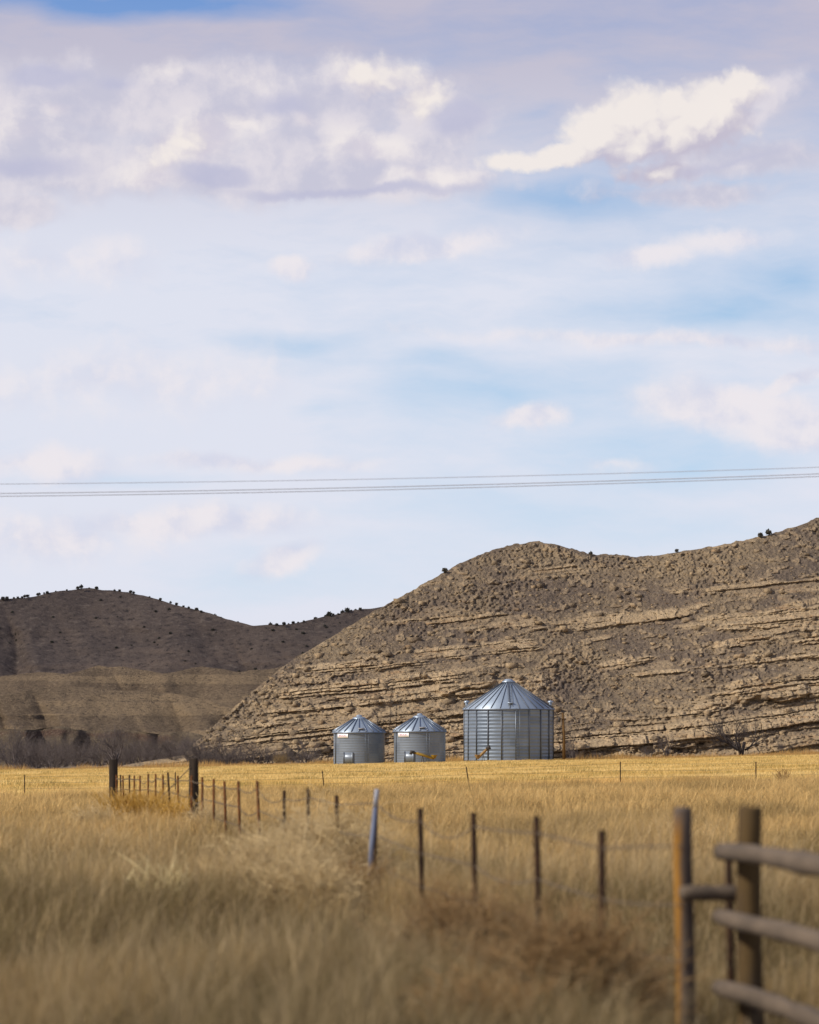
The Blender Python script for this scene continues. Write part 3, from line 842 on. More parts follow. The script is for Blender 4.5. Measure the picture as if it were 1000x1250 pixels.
def build_thicket():
    protos = [bare_mesh(h, sp, ns, 3, tk, sd, M_bare, 'bare_shrub') for (h, sp, ns, tk, sd) in
              ((4.2, 1.7, 9, .05, 1), (3.4, 1.9, 10, .045, 2), (5.0, 1.5, 8, .06, 3), (2.8, 2.0, 11, .04, 4), (4.6, 1.8, 9, .055, 5))]
    r = random.Random(3); first = set()
    spots = []
    for i in range(135):
        px = r.uniform(-20, 255) if i < 85 else (r.uniform(235, 400) if i < 112 else r.uniform(200, 300))
        d = r.uniform(430, 600) if px < 235 else r.uniform(420, 434)
        sc = r.uniform(.75, 1.35) if px < 235 else r.uniform(.4, .8)
        spots.append((px, d, sc))
    for px in (476, 545, 553, 558, 698, 706, 730, 960, 985, 790): spots.append((px, r.uniform(415, 430), r.uniform(.3, .5)))
    for i, (px, d, sc) in enumerate(spots):
        k = i % 5; x = (px - CX) / FPX * d
        loc = (x, d, gz(x, d) - .15)
        if k not in first:
            o = protos[k]; first.add(k); o.location = loc; o.scale = (sc,) * 3; o.rotation_euler[2] = r.uniform(0, 6.28)
        else:
            o = dup(protos[k], loc, r.uniform(0, 6.28), sc)
        tag(o, LAB_TH, 'shrub', GROUP_TH)

    # trees one can tell apart
    def tree(px, pytop, d, spread, nst, seed, label, mat=M_bare, thick=.1):
        x = (px - CX) / FPX * d; z = gz(x, d) - .1; h = CAMZ + (HY - pytop) / FPX * d - z
        t = thing('bare_tree', (x, d, z), label, 'tree')
        tr = MB()
        for i in range(nst):
            an = i * 6.28 / nst + .5; sx = math.cos(an) * spread * .16; sy = math.sin(an) * spread * .16
            tr.tube([(0.1 * math.cos(an), .1 * math.sin(an), -.1), (sx * .5, sy * .5, h * .14), (sx, sy, h * .3)], [thick * 1.5, thick * 1.15, thick], 7)
        tr.build('trunk', mat, t)
        cr = bare_mesh(h * .85, spread, nst + 5, 4, thick * .75, seed, mat, 'crown'); cr.parent = t; cr.location = (0, 0, h * .15)
    tree(905, 866, 422, 3.4, 4, 11, 'bare spreading tree at the foot of the rocky hill, far right', M_bare_dark, .13)
    tree(142, 878, 440, 1.6, 2, 12, 'tallest bare tree in the left thicket, behind the left wooden post', thick=.12)
    tree(815, 890, 424, 1.6, 2, 13, 'small faint bare tree between power pole and the spreading tree', thick=.06)
    tree(375, 893, 420, 1.8, 2, 15, 'bare grey tree just left of the leftmost grain bin', thick=.06)
    tree(700, 893, 421, 1.3, 2, 16, 'small bare tree just right of the wooden power pole', thick=.05)
    o = bare_mesh(1.7, 1.5, 26, 3, .03, 21, M_bare_warm, 'yellow_bush'); x = (342 - CX) / FPX * 418; o.location = (x, 418, gz(x, 418) - .1)
    tag(o, 'rounded yellow-brown bush at the field edge left of the grain bins', 'bush')


build_thicket()


def build_junipers():
    ico = []
    r2 = np.random.default_rng(8)
    # ragged low crown from many small leaf clumps on a short trunk
    def proto(seed):
        q = np.random.default_rng(seed); mb = MB(); n = 170
        c = q.normal(0, 1, (n, 3)); c /= np.linalg.norm(c, axis=1)[:, None]; c *= (q.random((n, 1)) ** .4) * np.array([1.5, 1.5, 1.25]); c[:, 2] += 1.45
        for p in c:
            a = q.normal(0, .38, (3, 3)); mb.add(p + a, np.array([[0, 1, 2]])); a = q.normal(0, .38, (3, 3)); mb.add(p + a, np.array([[0, 1, 2]]))
        return mb
    protos = []
    for s in range(3):
        t = thing('juniper', (0, 0, 0), 'x', 'tree'); proto(s + 60).build('crown', M_juniper, t)
        tb = MB(); tb.tube([(0, 0, -.6), (0, 0, 1.2)], [.22, .12], 6); tb.build('trunk', M_bare, t); protos.append(t)
    used = set(); cnt = 0
    def put(x, y, z, sc, label, grp):
        nonlocal cnt
        k = cnt % 3; cnt += 1
        if k not in used:
            o = protos[k]; used.add(k); o.location = (x, y, z); o.scale = (sc,) * 3
        else: o = dup(protos[k], (x, y, z), r2.uniform(0, 6.28), sc)
        if grp: o['group'] = grp
        o['label'] = label
    us, k, D, Hr = FARH
    L = 'dark juniper along the crest of the far left hill'
    for px in [4, 9, 16, 22, 27, 31, 34, 46, 49, 55, 58, 68, 82, 95, 100, 108, 118, 140, 146, 160, 163, 183, 196, 208, 215, 224, 231, 240, 246, 262, 270, 290, 330, 338, 347, 352, 358, 364, 371, 385, 398, 402, 407, 413, 418, 424, 429, 434, 440]:
        d = np.interp(px, us, D); h = np.interp(px, us, Hr)
        put((px - CX) / FPX * d, d + r2.uniform(-3, 3), h - .3, r2.uniform(.2, .48) * (1.25 if px in (31, 34, 402, 407, 424) else .85), L, 'junipers on the far hill crest')
    X, Y, Z = farg
    for i in range(60):
        a_ = int(r2.integers(150, 236)); b_ = int(r2.integers(140, 372))
        put(X[a_, b_], Y[a_, b_], Z[a_, b_] - .3, r2.uniform(.14, .34), 'dark juniper dotted over the upper slope of the far hill', 'junipers on the far hill slope')
    def hill_at(px):
        y = np.interp(px, RIDGE[:, 0], RIDGE[:, 1]); d = 500.
        Y0 = float(hill_base(np.array([px]))[0]); d = Y0 + 30
        for _ in range(12):
            H = CAMZ + (HY - y) / FPX * d; d = Y0 + (H - gz((px - CX) / FPX * Y0, Y0) + 1) / math.tan(math.radians(29))
        return (px - CX) / FPX * d, d, H
    for px, sc, lb in ((543, .22, 'small dark juniper on the left shoulder of the rocky hill'), (721, .17, 'tiny dark juniper in the crest dip of the rocky hill'), (826, .17, 'small dark juniper alone on the right crest of rocky hill'),
                       (928, .22, 'lower of two dark junipers on the rising right crest'), (938, .26, 'upper of two dark junipers on the rising right crest')):
        x, y, z = hill_at(px); put(x, y - .5, z - .1, sc, lb, None)


build_junipers()


# ------------------------------------------------------------------ grain bins
def build_bin(px, d, R, eave, peak, nrib, nstiff, label, small):
    x = (px - CX) / FPX * d; z = gz(x, d) - .05
    t = thing('grain_bin', (x, d, z), label, 'grain bin', 'galvanised grain bins beyond the field')
    mat = M_galv_small if small else M_galv
    # corrugated wall
    pitch, amp = (.28, .006) if small else (.40, .016)
    zz = np.arange(0, eave, pitch / 8)
    mb = MB(); mb.lathe(np.stack([R + amp * np.sin(zz / pitch * 2 * math.pi), zz], 1), 128)
    mb.build('wall', mat, t, smooth=True)
    if small:
        fm = MB(); fm.lathe([(R + .03, -.3), (R + .03, .10), (R - .03, .10)], 96); fm.build('foundation', M_seam, t)
    # stiffeners and ring seams
    a0 = .13 if not small else .45
    for i in range(nstiff):
        an = a0 + i * 2 * math.pi / nstiff
        m = MB(); m.box((math.cos(an) * (R + .05), math.sin(an) * (R + .05), eave / 2), (.08, .10, eave), an); m.build('stiffener', M_seam, t)
    # roof cone with a short drip edge
    ov = .14; rt = .42 if small else .5
    slope = (peak - eave) / R
    ze = eave - ov * slope + .06
    zt = peak - rt * .35
    rm = MB(); n = nrib * 2
    prof = [(R + ov, ze - .05), (R + ov, ze), (rt, zt)]
    rm.lathe(prof, n); rm.build('roof', M_roof, t)
    for i in range(nrib):
        an = (i + .5) * 2 * math.pi / nrib
        c, s = math.cos(an), math.sin(an)
        m = MB()
        hh = .15 if small else .10; w0, w1 = (.045, .03)
        A = np.array([(R + ov) * c, (R + ov) * s, ze]); B = np.array([rt * c, rt * s, zt]); T = np.array([-s, c, 0]); U = np.array([0, 0, 1.])
        V = [A - T * w0, A + T * w0, A + T * w0 * .6 + U * hh, A - T * w0 * .6 + U * hh, B - T * w1, B + T * w1, B + T * w1 * .6 + U * hh * .7, B - T * w1 * .6 + U * hh * .7]
        m.add(np.array(V), np.array([[0, 1, 2, 3], [7, 6, 5, 4], [0, 4, 5, 1], [1, 5, 6, 2], [2, 6, 7, 3], [3, 7, 4, 0]])); m.build('rib', M_rib if small else M_seam, t)
    er = MB(); er.lathe([(R + ov + .02, ze - .13), (R + ov + .02, ze - .03), (R, ze - .03), (R, ze - .13), (R + ov + .02, ze - .13)], 96); er.build('eave_ring', M_seam, t)
    cp = MB()
    if small:
        cp.lathe([(rt + .30, zt - .24), (rt + .30, zt - .02), (rt + .02, zt + .08), (rt - .12, zt + .10), (rt - .12, zt + .26), (0.01, zt + .34)], 40)
    else:
        cp.lathe([(rt + .22, zt - .12), (rt + .22, zt), (rt - .05, zt + .12), (rt - .05, zt + .22), (.01, zt + .28)], 40)
    cp.build('peak_cap', M_roof, t, smooth=False)

    def on_roof(an, f, up):       # point on the roof surface: f = 0 at the eave, 1 at the cap
        r_ = (R + ov) * (1 - f) + rt * f; zz_ = ze * (1 - f) + zt * f
        return np.array([math.cos(an) * r_, math.sin(an) * r_, zz_ + up])
    # roof ladder of rungs and a hatch
    an = -math.pi / 2 + (.10 if small else .02)
    hm = MB(); p0 = on_roof(an, .16, .12)
    hm.box(p0, (.62, .5, .10), 0, 0); hm.build('roof_hatch', M_pale if small else M_roof, t)
    if not small:
        lm = MB(); tv = np.array([-math.sin(an), math.cos(an), 0]) * .21
        lm.tube([on_roof(an, .05, .12) - tv, on_roof(an, .95, .12) - tv], .022, 5); lm.tube([on_roof(an, .05, .12) + tv, on_roof(an, .95, .12) + tv], .022, 5)
        for i in range(17):
            c = on_roof(an, .06 + i * .055, .12); lm.tube([c - tv, c + tv], .018, 5)
        lm.build('roof_ladder', M_seam, t)
        for an2 in (math.pi * .985, .03, -2.2 + 4.5, 1.2):
            vm = MB(); c = on_roof(an2, .10, .0); vm.tube([c, c + np.array([0, 0, .42])], .17, 8)
            vm.lathe([(.30, .40), (.30, .55), (.02, .66)], 12, c); vm.build('roof_vent', M_roof, t)
    # wall ladder
    la = -math.pi / 2 + (.30 if small else .17)
    lm = MB(); c = np.array([math.cos(la), math.sin(la), 0]); tv = np.array([-c[1], c[0], 0]) * (.17 if small else .21)
    for sg in (-1, 1): lm.tube([c * (R + .13) + tv * sg + np.array([0, 0, .3]), c * (R + .13) + tv * sg + np.array([0, 0, eave])], .022, 5)
    for i in range(int(eave / .3) - 1):
        q = c * (R + .13) + np.array([0, 0, .4 + i * .3]); lm.tube([q - tv, q + tv], .015, 5)
    lm.build('ladder', mat, t)
    if small:
        # walk-in door with a frame
        da = -math.pi / 2 - .42
        def panel(a_mid, width, z0, z1, r_, n=8, thick=.03):
            aa = np.linspace(a_mid - width / R / 2, a_mid + width / R / 2, n)
            V = []
            for rr in (r_, r_ + thick):
                for zc in (z0, z1): V += [(math.cos(q) * rr, math.sin(q) * rr, zc) for q in aa]
            i = np.arange(n - 1)
            F = [np.stack([2 * n + i, 2 * n + i + 1, 3 * n + i + 1, 3 * n + i], 1), np.stack([i + 1, i, n + i, n + i + 1], 1), np.stack([n + i, 3 * n + i, 3 * n + i + 1, n + i + 1], 1), np.stack([i, i + 1, 2 * n + i + 1, 2 * n + i], 1),
                 np.array([[0, n, 3 * n, 2 * n], [n - 1, 2 * n + n - 1, 3 * n + n - 1, 2 * n - 1]])]
            m = MB(); m.add(np.array(V), F); return m
        dr = panel(da, .95, .10, 1.22, R + .03).build('door', M_galv_small, t)
        fr = MB()
        for sg in (-1, 1):
            q = da + sg * .52 / R; fr.box((math.cos(q) * (R + .07), math.sin(q) * (R + .07), .64), (.10, .09, 1.3), q)
        fr.build('frame', M_seam, dr)
        # maker's board with its lettering, bent to the wall
        sa = -math.pi / 2 - .69; sw, z0, z1 = 1.45, eave - .66, eave - .18
        sg_ = panel(sa, sw, z0, z1, R + .035, 14).build('sign_board', M_sign, t)
        cu = bpy.data.curves.new('lettering', 'FONT'); cu.body = 'BROCK'; cu.size = .46; cu.align_x = 'CENTER'; cu.extrude = 0
        tmp = bpy.data.objects.new('lettering_curve', cu); COL.objects.link(tmp)
        dg = bpy.context.evaluated_depsgraph_get(); me = bpy.data.meshes.new_from_object(tmp.evaluated_get(dg)); bpy.data.objects.remove(tmp); bpy.data.curves.remove(cu)
        vs = np.array([v.co[:] for v in me.vertices]); hx = vs[:, 0].max() - vs[:, 0].min(); vs[:, 0] *= .98 / hx
        vs[:, 1] = (vs[:, 1] - vs[:, 1].min()) / (vs[:, 1].max() - vs[:, 1].min()) * .20 + z0 + .14
        for v, c_ in zip(me.vertices, vs):
            q = sa + c_[0] / R; v.co = (math.cos(q) * (R + .075), math.sin(q) * (R + .075), c_[1])
        me.materials.clear(); me.materials.append(M_red); me.name = 'lettering'
        lo = bpy.data.objects.new('lettering', me); COL.objects.link(lo); lo.parent = sg_
    return t


build_bin(438.5, 391, 2.79, 3.52, 5.22, 22, 2, 'small galvanised grain bin with white sign, leftmost of the three', True)
build_bin(512.5, 387.5, 2.79, 3.52, 5.25, 22, 2, 'small galvanised grain bin in the middle, behind the yellow auger', True)
build_bin(621, 396, 4.95, 5.75, 8.95, 30, 20, 'large tall galvanised grain bin with ribbed cone roof, beside the power pole', False)


def auger(p0, p1, rad, mat, label, hopper_at_low=True):
    """grain auger: tube with flighting housing, hopper, spout and a pair of legs"""
    A, B = np.array(p0), np.array(p1)
    t = thing('grain_auger', tuple(A), label, 'grain auger')
    loc = lambda q: np.array(q) - A
    m = MB(); m.tube([loc(A), loc(A * .5 + B * .5), loc(B)], rad, 10); m.build('tube', mat, t)
    d = (B - A) / np.linalg.norm(B - A)
    s = MB(); s.tube([loc(B - d * .12), loc(B + d * .22), loc(B + d * .28 + np.array([0, 0, -.30]))], [rad * 1.5, rad * 1.45, rad * 1.25], 10); s.build('spout', M_black, t)
    h = MB(); h.lathe([(.12, -.05), (.34, .30), (.36, .34), (.32, .34)], 12, loc(A) + np.array([0, 0, .05])); h.build('hopper', mat, t)
    q = A * .45 + B * .55
    for sg in (-1, 1):
        l = MB(); l.tube([loc(q), loc((q[0] + .15 * sg, q[1] + .45 * sg, gz(q[0], q[1])))], .03, 6); l.build('leg', M_black, t)
    r = MB(); r.tube([loc(A * .8 + B * .2 + np.array([0, 0, rad + .05])), loc(A * .2 + B * .8 + np.array([0, 0, rad + .05]))], .02, 6); r.build('drive_shaft', mat, t)


d = 382
auger((at(530, 927, d)[0], d, gz(at(530, 927, d)[0], d) + .42), (at(504.5, 918.5, d)[0], d - .4, at(504, 918.5, d)[2]), .13, M_yellow, 'yellow grain auger leaning low before the middle grain bin')
d = 384
auger((at(583, 926, d)[0], d, gz(at(583, 926, d)[0], d) + .35), (at(595.5, 913.5, d)[0], d - .6, at(595, 913.5, d)[2]), .14, M_tan_paint, 'tan grain auger with dark spout pointing up before the large bin')


# ------------------------------------------------------------------ pole by the bins
def build_pole():
    d = 393; x = at(688.5, 0, d)[0]; z = gz(x, d) - .2; top = at(0, 870, d)[2] - z
    t = thing('power_pole', (x, d, z), 'yellow-brown wooden power pole standing right of the large bin', 'power pole')
    m = MB(); m.tube([(.02, 0, 0), (.0, 0, top * .5), (-.13, 0, top)], [.19, .165, .125], 10); m.build('pole', M_pole, t)
    zc = at(0, 879, d)[2] - z
    m = MB(); m.box((-.25, -.12, zc + .12), (1.0, .09, .10)); m.build('crossarm', M_pole, t)
    m = MB(); m.tube([(-.52, -.1, zc - .25), (-.52, -.1, zc + .26)], [.15, .17], 10); m.tube([(-.52, -.1, zc + .26), (-.52, -.1, zc + .42)], [.04, .03], 8); m.build('transformer', M_black, t)
    m = MB(); m.tube([(.18, -.1, zc + .16), (.18, -.1, zc + .30)], [.035, .03], 8); m.build('insulator', M_pale, t)
    # service drop to the bin
    m = MB(); p0 = np.array([-.5, -.1, zc - .15]); p1 = np.array([at(675.5, 881, d)[0] - x, 0, at(0, 881, d)[2] - z]); m.tube([p0, (p0 + p1) / 2 - np.array([0, 0, .06]), p1], .018, 5)
    m.build('service_wire', M_black, t)


build_pole()


# ------------------------------------------------------------------ overhead lines
def build_lines():
    d = 80; q = FPX / d
    x = np.linspace(-75, 45, 90)
    def line(z, dd, rad, label):
        m = MB(); m.tube(np.stack([x, np.full_like(x, dd), z], 1), rad, 6); o = m.build('power_line', M_cable)
        tag(o, label, 'power line', 'power lines crossing the sky')
    z0 = CAMZ + (HY - 583.8) / q
    line(z0 + (1.12 * x + .039 * x * x) / q, d, .0085, 'thin upper power line crossing the sky above the paired cables')
    z1 = CAMZ + (HY - 593.6) / q
    line(z1 + (1.31 * x + .040 * x * x) / q, d, .012, 'upper cable of the close lower pair crossing the sky')
    line(z1 - .040 + (1.33 * x + .040 * x * x) / q, d + .3, .011, 'lower cable of the close lower pair crossing the sky')


build_lines()


# ------------------------------------------------------------------ fences
def tpost_mb(h, lean_x=0, lean_y=0):
    m = MB()
    def slab(sx, sy, oy, z0, z1):
        m.box((0, oy, (z0 + z1) / 2), (sx, sy, z1 - z0))
    slab(.050, .010, 0, -.3, h); slab(.012, .040, .025, -.3, h)
    for i in range(int(h / .055)):
        m.box((0, -.007, .10 + i * .055), (.012, .008, .02))
    V = np.concatenate(m.V); V[:, 0] += lean_x * np.maximum(V[:, 2], -.3); V[:, 1] += lean_y * V[:, 2]; m.V = [V]
    return m


def round_post(h, r, seed, n=14, lean=(0, 0), taper=.92):
    q = np.random.default_rng(seed); zz = np.concatenate([[-.4], np.linspace(0, h - .02, 9), [h]])
    m = MB(); a = np.arange(n) * 2 * math.pi / n
    rows = []
    for i, z in enumerate(zz):
        rr = r * (1 - (1 - taper) * max(z, 0) / h) * (1 + .05 * (vnoise(a * 1.5, np.full(n, z * 1.3), seed) - .5)); rr = rr * (.86 if i == len(zz) - 1 else 1)
        rows.append(np.stack([rr * np.cos(a) + lean[0] * z + .01 * math.sin(z * 3 + seed), rr * np.sin(a) + lean[1] * z, np.full(n, z) + (q.normal(0, .006, n) if i == len(zz) - 1 else 0)], 1))
    V = np.concatenate(rows); nr = len(zz)
    i = np.arange(nr - 1)[:, None] * n; j = np.arange(n)[None]; k = (j + 1) % n
    m.add(V, [np.stack([i + j, i + k, i + n + k, i + n + j], -1).reshape(-1, 4), (np.arange(n) + (nr - 1) * n)[None]])
    return m


def square_post(h, w, seed, lean=0):
    q = np.random.default_rng(seed); m = MB(); zz = np.array([-.4, 0, .3, .6, .9, h - .02, h])
    rows = []
    for i, z in enumerate(zz):
        b = .03; s = w / 2 * (.93 if i == len(zz) - 1 else 1)
        o = [(-s + b, -s), (s - b, -s), (s, -s + b), (s, s - b), (s - b, s), (-s + b, s), (-s, s - b), (-s, -s + b)]
        rows.append([(x + q.normal(0, .006) + lean * z, y + q.normal(0, .006), z + (q.normal(0, .012) if z == h else 0)) for x, y in o])
    V = np.array(rows).reshape(-1, 3); n = 8; nr = len(zz)
    i = np.arange(nr - 1)[:, None] * n; j = np.arange(n)[None]; k = (j + 1) % n
    m.add(V, [np.stack([i + j, i + k, i + n + k, i + n + j], -1).reshape(-1, 4), (np.arange(n) + (nr - 1) * n)[None]])
    return m


# main wire fence running away to the left: (px, top row, distance, lean, kind)
MAIN = [(735, 1014, 24, .0, 'd'), (655, 997, 27.3, -.02, 'd'), (578, 992, 31, -.02, 'd'), (513, 987, 34.8, -.02, 'd'), (459, 966, 39.3, 0.02, 'b'), (411, 971, 44, -.01, 'd'), (376, 963, 48.3, -.01, 'd'), (347, 965, 52.6, 0, 'd'),
        (314, 953, 58.3, -.04, 'r'), (291, 954, 63.5, -.03, 'r'), (274, 954, 67.7, -.03, 'r'), (261, 951, 71.4, 0, 'r'), (247, 949, 75.8, 0, 'r'), (234, 947, 79, 0, 'r'), (217, 947, 84, -.02, 'r'), (205, 943, 87, -.06, 'd'), (199, 946, 91, 0, 'r'),
        (190, 945, 95, 0, 'r'), (181, 945, 99, 0, 'r'), (171, 947, 103, 0, 'r'), (164, 947, 106, 0, 'r'), (158, 946, 109, 0, 'd'), (150, 947, 112, -.02, 'r'), (147, 946, 114, -.03, 'd'), (142, 946, 117, 0, 'r')]


def build_main_fence():
    x0, y0 = at(735, 0, 24)[0], 24
    t = thing('wire_fence', (x0, y0, gz(x0, y0)), 'barbed wire fence on rusty steel posts running away to the left', 'fence')
    O = np.array(t.location)
    tops = []
    P0 = np.array([at(835, 0, 22.2)[0], 22.2, 1.25]); tops.append((P0[0] - .02, 22.2, 1.28, -.0, 0))
    for i, (px, top, d, lean, kd) in enumerate(MAIN):
        x = at(px, 0, d)[0]; zt = at(0, top, d)[2]; g = gz(x, d); h = max(zt - g, .75)
        m = tpost_mb(h, lean)
        V = np.concatenate(m.V); V += np.array([x - lean * h, d, g]) - O; m.V = [V]
        o = m.build('steel_post', M_dark_post if kd in 'db' else M_steel_post, t)
        if kd == 'b':
            q = MB(); q.tube([(x - .085 - O[0], d - .06 - O[1], g - O[2] - .1), (x - .05 - O[0], d - .06 - O[1], g + h * .5 - O[2]), (x - .005 - O[0], d - .06 - O[1], g + h * .86 - O[2])], .027, 9)
            so_ = q.build('leaning_pipe', M_blue, t); so_['label'] = 'blue-grey pipe tied to a steel post'
            q = MB(); q.tube([(x - .005 - O[0], d - .06 - O[1], g + h * .86 - O[2]), (x + .012 - O[0], d - .06 - O[1], g + h * 1.02 - O[2])], [.028, .025], 9); q.build('bare_tip', M_pale, so_)
        tops.append((x, d, g, lean, h))
    # timber posts
    for px, top, d, w, sd in ((236, 926, 80, .205, 1), (138, 927, 118, .27, 2)):
        x = at(px, 0, d)[0]; g = gz(x, d); zt = at(0, top, d)[2]; m = square_post(zt - g, w, sd, .0)
        V = np.concatenate(m.V) + np.array([x, d + .12, g]) - O; m.V = [V]
        o = m.build('timber_post', M_wood_dark, t); o['label'] = 'thick dark square timber post'
    # strands
    r = random.Random(4)
    for hf in (.90, .62, .34):
        pts = []
        for i in range(len(tops) - 1):
            a_, b_ = tops[i], tops[i + 1]
            def hook(q):
                if q[4] == 0: return np.array([q[0], q[1] - .03, q[2] * hf])
                return np.array([q[0] - q[3] * q[4] * (1 - hf), q[1] - .012, q[2] + hf * q[4]])
            A, B = hook(a_), hook(b_); sag = r.uniform(-.01, .04) if r.random() < .75 else r.uniform(.06, .15)
            for s in np.linspace(0, 1, 9)[: (9 if i == len(tops) - 2 else 8)]:
                pts.append(A * (1 - s) + B * s - np.array([0, 0, sag * 4 * s * (1 - s)]) - O)
        m = MB(); m.tube(pts, .0032, 5)
        # barbs
        for i in range(0, len(pts) - 1):
            for s in (0.2, .55, .9):
                p = pts[i] * (1 - s) + pts[i + 1] * s; m.tube([p - np.array([.008, 0, .02]), p + np.array([.008, .006, .02])], .003, 3, cap=False)
        m.build('wire', M_wire, t)
    # brace wire from the timber post down to a neighbour
    m = MB()
    xa, ya = at(232, 0, 80)[0], 80; xb, yb = at(190, 0, 95)[0], 95
    m.tube([np.array([xa, ya, gz(xa, ya) + 1.35]) - O, np.array([xb, yb, gz(xb, yb) + .35]) - O], .012, 5); m.build('brace_wire', M_wire, t)


build_main_fence()


def build_cross_fence():
    d = 160
    posts = [(30, 946, 0), (214, 943, 0), (396, 941, -.11), (573, 936, -.15), (757.5, 930, 0), (923, 930, 0), (1100, 928, 0)]
    x0 = at(396, 0, d)[0]
    t = thing('field_fence', (x0, d, gz(x0, d)), 'sparse wire fence on thin posts crossing the golden field', 'fence'); O = np.array(t.location)
    info = []
    for px, top, lean in posts:
        x = at(px, 0, d)[0]; g = gz(x, d); h = at(0, top, d)[2] - g
        m = tpost_mb(h, lean); V = np.concatenate(m.V); V[:, 0] *= 1; V += np.array([x, d, g]) - O; V[:, 0] += 0; m.V = [V]
        m.build('steel_post', M_dark_post, t); info.append((x, g, h, lean))
    for hf in (.93, .62, .33):
        pts = []
        for i in range(len(info) - 1):
            for s in np.linspace(0, 1, 9)[: (9 if i == len(info) - 2 else 8)]:
                A = np.array([info[i][0] + info[i][3] * info[i][2] * hf, d - .02, info[i][1] + hf * info[i][2]]); B = np.array([info[i + 1][0] + info[i + 1][3] * info[i + 1][2] * hf, d - .02, info[i + 1][1] + hf * info[i + 1][2]])
                pts.append(A * (1 - s) + B * s - np.array([0, 0, .12 * s * (1 - s)]) - O)
        m = MB(); m.tube(pts, .005, 4); m.build('wire', M_wire, t)


build_cross_fence()


def build_rail_fence():
    dA, dB = 22.3, 22.0
    xa, xb = at(835.5, 0, dA)[0], at(916, 0, dB)[0]
    t = thing('rail_fence', (xb, dB, gz(xb, dB)), 'round wooden rail fence corner with grey rails at the lower right', 'fence'); O = np.array(t.location)
    def put(m, name, mat, p):
        V = np.concatenate(m.V) + np.array(p) - O; m.V = [V]; return m.build(name, mat, t, smooth=False)
    ga, gb = gz(xa, dA), gz(xb, dB)
    hA = at(0, 986, dA)[2] - ga; rp = round_post(hA, .062, 1, 24)
    V = np.concatenate(rp.V); lz = V[:, 2]
    strip = sstep(-.004, -.034, V[:, 0] + .03 * (vnoise(lz * 5, lz * 0, 3) - .5)) * sstep(hA - .02, hA - .12, lz)      # orange strip down the left side, ending below the top
    F4 = [f for f in rp.F]
    o = mesh_np('round_post', V + np.array((xa, dA, ga)) - O, F4, M_post_a, t, attrs={'orange_strip': strip})
    put(round_post(at(0, 985, dB)[2] - gb, .079, 2), 'round_post', M_post_b, (xb, dB, gb))
    xc, yc = at(1046, 0, 19.0)[0], 19.0
    put(round_post(1.42, .078, 3), 'round_post', M_post_b, (xc + .02, yc + .0, gz(xc, yc)))
    xd = at(890, 0, 22.9)[0]; put(tpost_mb(1.12, -.02), 'steel_post', M_dark_post, (xd + .02, 22.9, gz(xd, 22.9)))
    q = np.random.default_rng(3)
    def rail(p0, p1, r0, r1):
        m = MB(); s = np.linspace(0, 1, 12)[:, None]; P = np.array(p0) * (1 - s) + np.array(p1) * s
        wv = min(1, np.linalg.norm(np.array(p1) - np.array(p0)) / 3); P[:, 2] += wv * .012 * np.sin(s[:, 0] * 5 + q.uniform(0, 6)); P[:, 0] += wv * .008 * np.sin(s[:, 0] * 4 + q.uniform(0, 6))
        rr = (np.linspace(r0, r1, 12)) * (1 + q.normal(0, .05, 12)); rr[0] *= .9
        m.tube(P - O, rr, 12); m.build('rail', M_wood_grey, t, smooth=False)
    # rails nailed on the camera side of the posts
    off = np.array([-.10, -.13, 0])
    for (ya, yb, ra, rb) in ((1041, 1054, .056, .064), (1116, 1152, .052, .062), (1206, 1246, .056, .064)):
        a_ = np.array(at(879, ya, 21.95)); b_ = np.array(at(1000, yb, 19.55)); dv = b_ - a_
        rail(a_, a_ + dv * 1.35, ra, rb)
    rail(at(831, 1090, 22.12), at(900, 1091, 22.2), .046, .050)


build_rail_fence()


# ------------------------------------------------------------------ dry weeds along the fence
def tumble(px, py, d, rad, flat, mat, label, seed, n=420):
    """tangled ball of dry curved twigs resting in the grass"""
    x = at(px, 0, d)[0]; z = gz(x, d); q = np.random.default_rng(seed); mb = MB()
    for i in range(n):
        a1 = q.uniform(0, 6.28); up = q.uniform(.0, 1.0); L = rad * q.uniform(.6, 1.05)
        dv = np.array([math.cos(a1) * math.sqrt(1 - up * up), math.sin(a1) * math.sqrt(1 - up * up), up * flat])
        c = np.cross(dv, q.normal(0, 1, 3)) * .35
        P = [dv * L * s + c * L * s * s + np.array([0, 0, .03]) for s in (0.05, .35, .7, 1.0)]
        mb.tube(P, [.007, .006, .005, .003], 3, cap=False)
        for k in range(4):
            s0 = P[1 + k % 3] if k else P[2]; dd = q.normal(0, 1, 3); dd[2] = abs(dd[2]) * .6; dd /= np.linalg.norm(dd)
            mb.tube([s0, s0 + dd * L * .14, s0 + (dd + q.normal(0, .3, 3)) * L * .26], [.0035, .003, .0015], 3, cap=False)
    o = mb.build('tumbleweed', mat); o.location = (x, d, z); tag(o, label, 'tumbleweed', 'dry tumbleweeds caught along the fence')


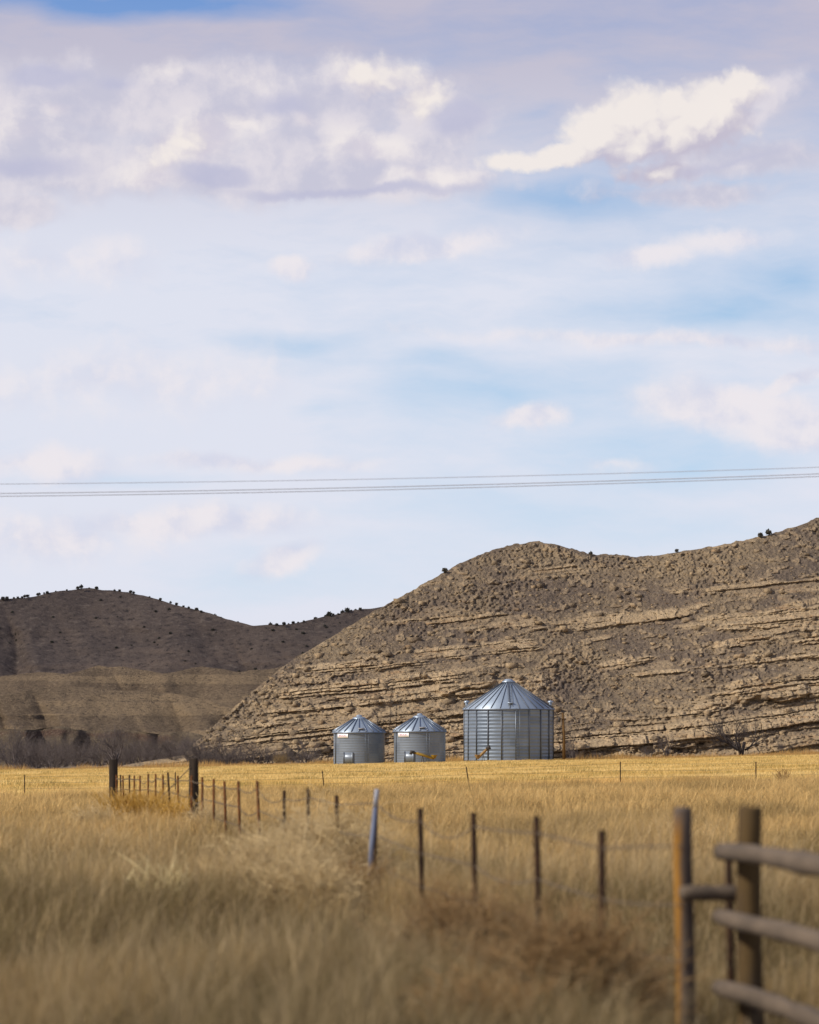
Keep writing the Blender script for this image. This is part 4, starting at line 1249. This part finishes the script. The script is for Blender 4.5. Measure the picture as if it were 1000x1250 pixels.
M_tw = two_tone('dry_twig_tan', (.70, .53, .285), (.55, .40, .20), 5, .9, bmp=0)
M_tw2 = two_tone('dry_twig_orange', (.34, .20, .075), (.25, .145, .06), 5, .9, bmp=0)
M_tw3 = two_tone('dry_twig_rust', (.36, .225, .10), (.23, .135, .055), 5, .9, bmp=0)
M_gold = two_tone('gold_straw', (.58, .34, .07), (.48, .27, .05), 5, .8, bmp=0)
M_straw = two_tone('pale_straw', (.85, .70, .38), (.74, .58, .28), 5, .8, bmp=0)
tumble(395, 1040, 44, 1.0, .86, M_tw, 'large pale tumbleweed heaped against the fence left of the leaning pipe', 1, 1500)
tumble(338, 1045, 41, .85, .74, M_tw, 'wide pale tumbleweed left of the largest one by the fence', 2, 1100)
tumble(372, 1065, 35.5, .7, .8, M_tw, 'pale low tumbleweed in front of the two wide pale ones', 12, 1000)
tumble(432, 1060, 37.5, .55, .85, M_tw2, 'brown tumbleweed at the foot of the blue-grey leaning pipe', 3, 700)
tumble(560, 1150, 25, .56, 1.3, M_tw3, 'blurred brown tumbleweed in front of the middle fence posts', 4, 1300)
tumble(698, 1195, 20.8, .50, 1.55, M_tw3, 'blurred rusty-brown tumbleweed largest at the lower right', 5, 1500)
tumble(635, 1180, 22, .5, .95, M_tw3, 'small brown tumbleweed between the two blurred larger ones', 6, 900)
tumble(768, 1190, 22.6, .28, 1.1, M_tw3, 'low brown tumbleweed left of the round orange post', 8, 700)
tumble(590, 1240, 19, .5, .9, M_tw2, 'blurred tan tumbleweed at the bottom edge below the middle posts', 10, 800)
tumble(258, 985, 72, .7, .75, M_tw, 'small pale tumbleweed under the right timber post', 7, 500)
tumble(118, 985, 76, .6, .75, M_tw, 'pale tumbleweed under the left timber post', 9, 500)


def stalks(px, d, n, h, spread, mat, name, label, cat, seed, rad=.006, branch=0):
    x = at(px, 0, d)[0]; z = gz(x, d); q = np.random.default_rng(seed); mb = MB()
    for i in range(n):
        a1 = q.uniform(0, 6.28); r0 = spread * .35 * q.random(); L = h * q.uniform(.6, 1.05); le = q.uniform(.1, .6)
        p = np.array([math.cos(a1) * r0, math.sin(a1) * r0, 0]); dv = np.array([math.cos(a1) * le, math.sin(a1) * le, 1]); bend = np.array([q.normal(0, .25), q.normal(0, .25), -.15])
        P = [p + dv * L * s * .85 + bend * L * s * s * .5 for s in (0, .35, .7, 1)]
        mb.tube(P, [rad, rad * .9, rad * .7, rad * .3], 4, cap=False)
        for b in range(branch):
            s = P[1 + b % 2]; dd = np.array([q.normal(0, .6), q.normal(0, .6), .9]); mb.tube([s, s + dd * L * .16, s + (dd + q.normal(0, .2, 3)) * L * .34], [rad * .7, rad * .5, rad * .2], 3, cap=False)
    o = mb.build(name, mat); o.location = (x, d, z); tag(o, label, cat)


stalks(168, 82, 420, 1.15, 1.9, M_gold, 'grass_clump', 'bright orange-gold grass clump at the foot of far fence posts', 'grass clump', 31, .009)
stalks(210, 80, 150, .95, 1.0, M_gold, 'grass_clump', 'smaller gold grass clump right of the bright orange-gold one', 'grass clump', 32, .009)
stalks(192, 36, 11, .80, .7, M_straw, 'dry_weed', 'pale straw weed with bare forked stalks standing alone in grass', 'dry weed', 35, .009, 4)
stalks(218, 36.5, 7, .72, .5, M_straw, 'dry_weed', 'shorter pale forked weed right of the taller pale one', 'dry weed', 34, .008, 4)
stalks(956, 150, 34, .85, .4, M_tw2, 'dry_weed', 'brown weed clump before the field fence at far right', 'dry weed', 35, .012, 2)

# ------------------------------------------------------------------ render settings
S.render.engine = 'CYCLES'
S.view_settings.view_transform = 'Standard'; S.view_settings.look = 'None'; S.view_settings.exposure = 0; S.view_settings.gamma = 1
C = S.cycles
C.max_bounces = 5; C.diffuse_bounces = 2; C.glossy_bounces = 3; C.transmission_bounces = 2; C.transparent_max_bounces = 6
C.use_denoising = True; C.use_adaptive_sampling = False
C.sample_clamp_indirect = 6
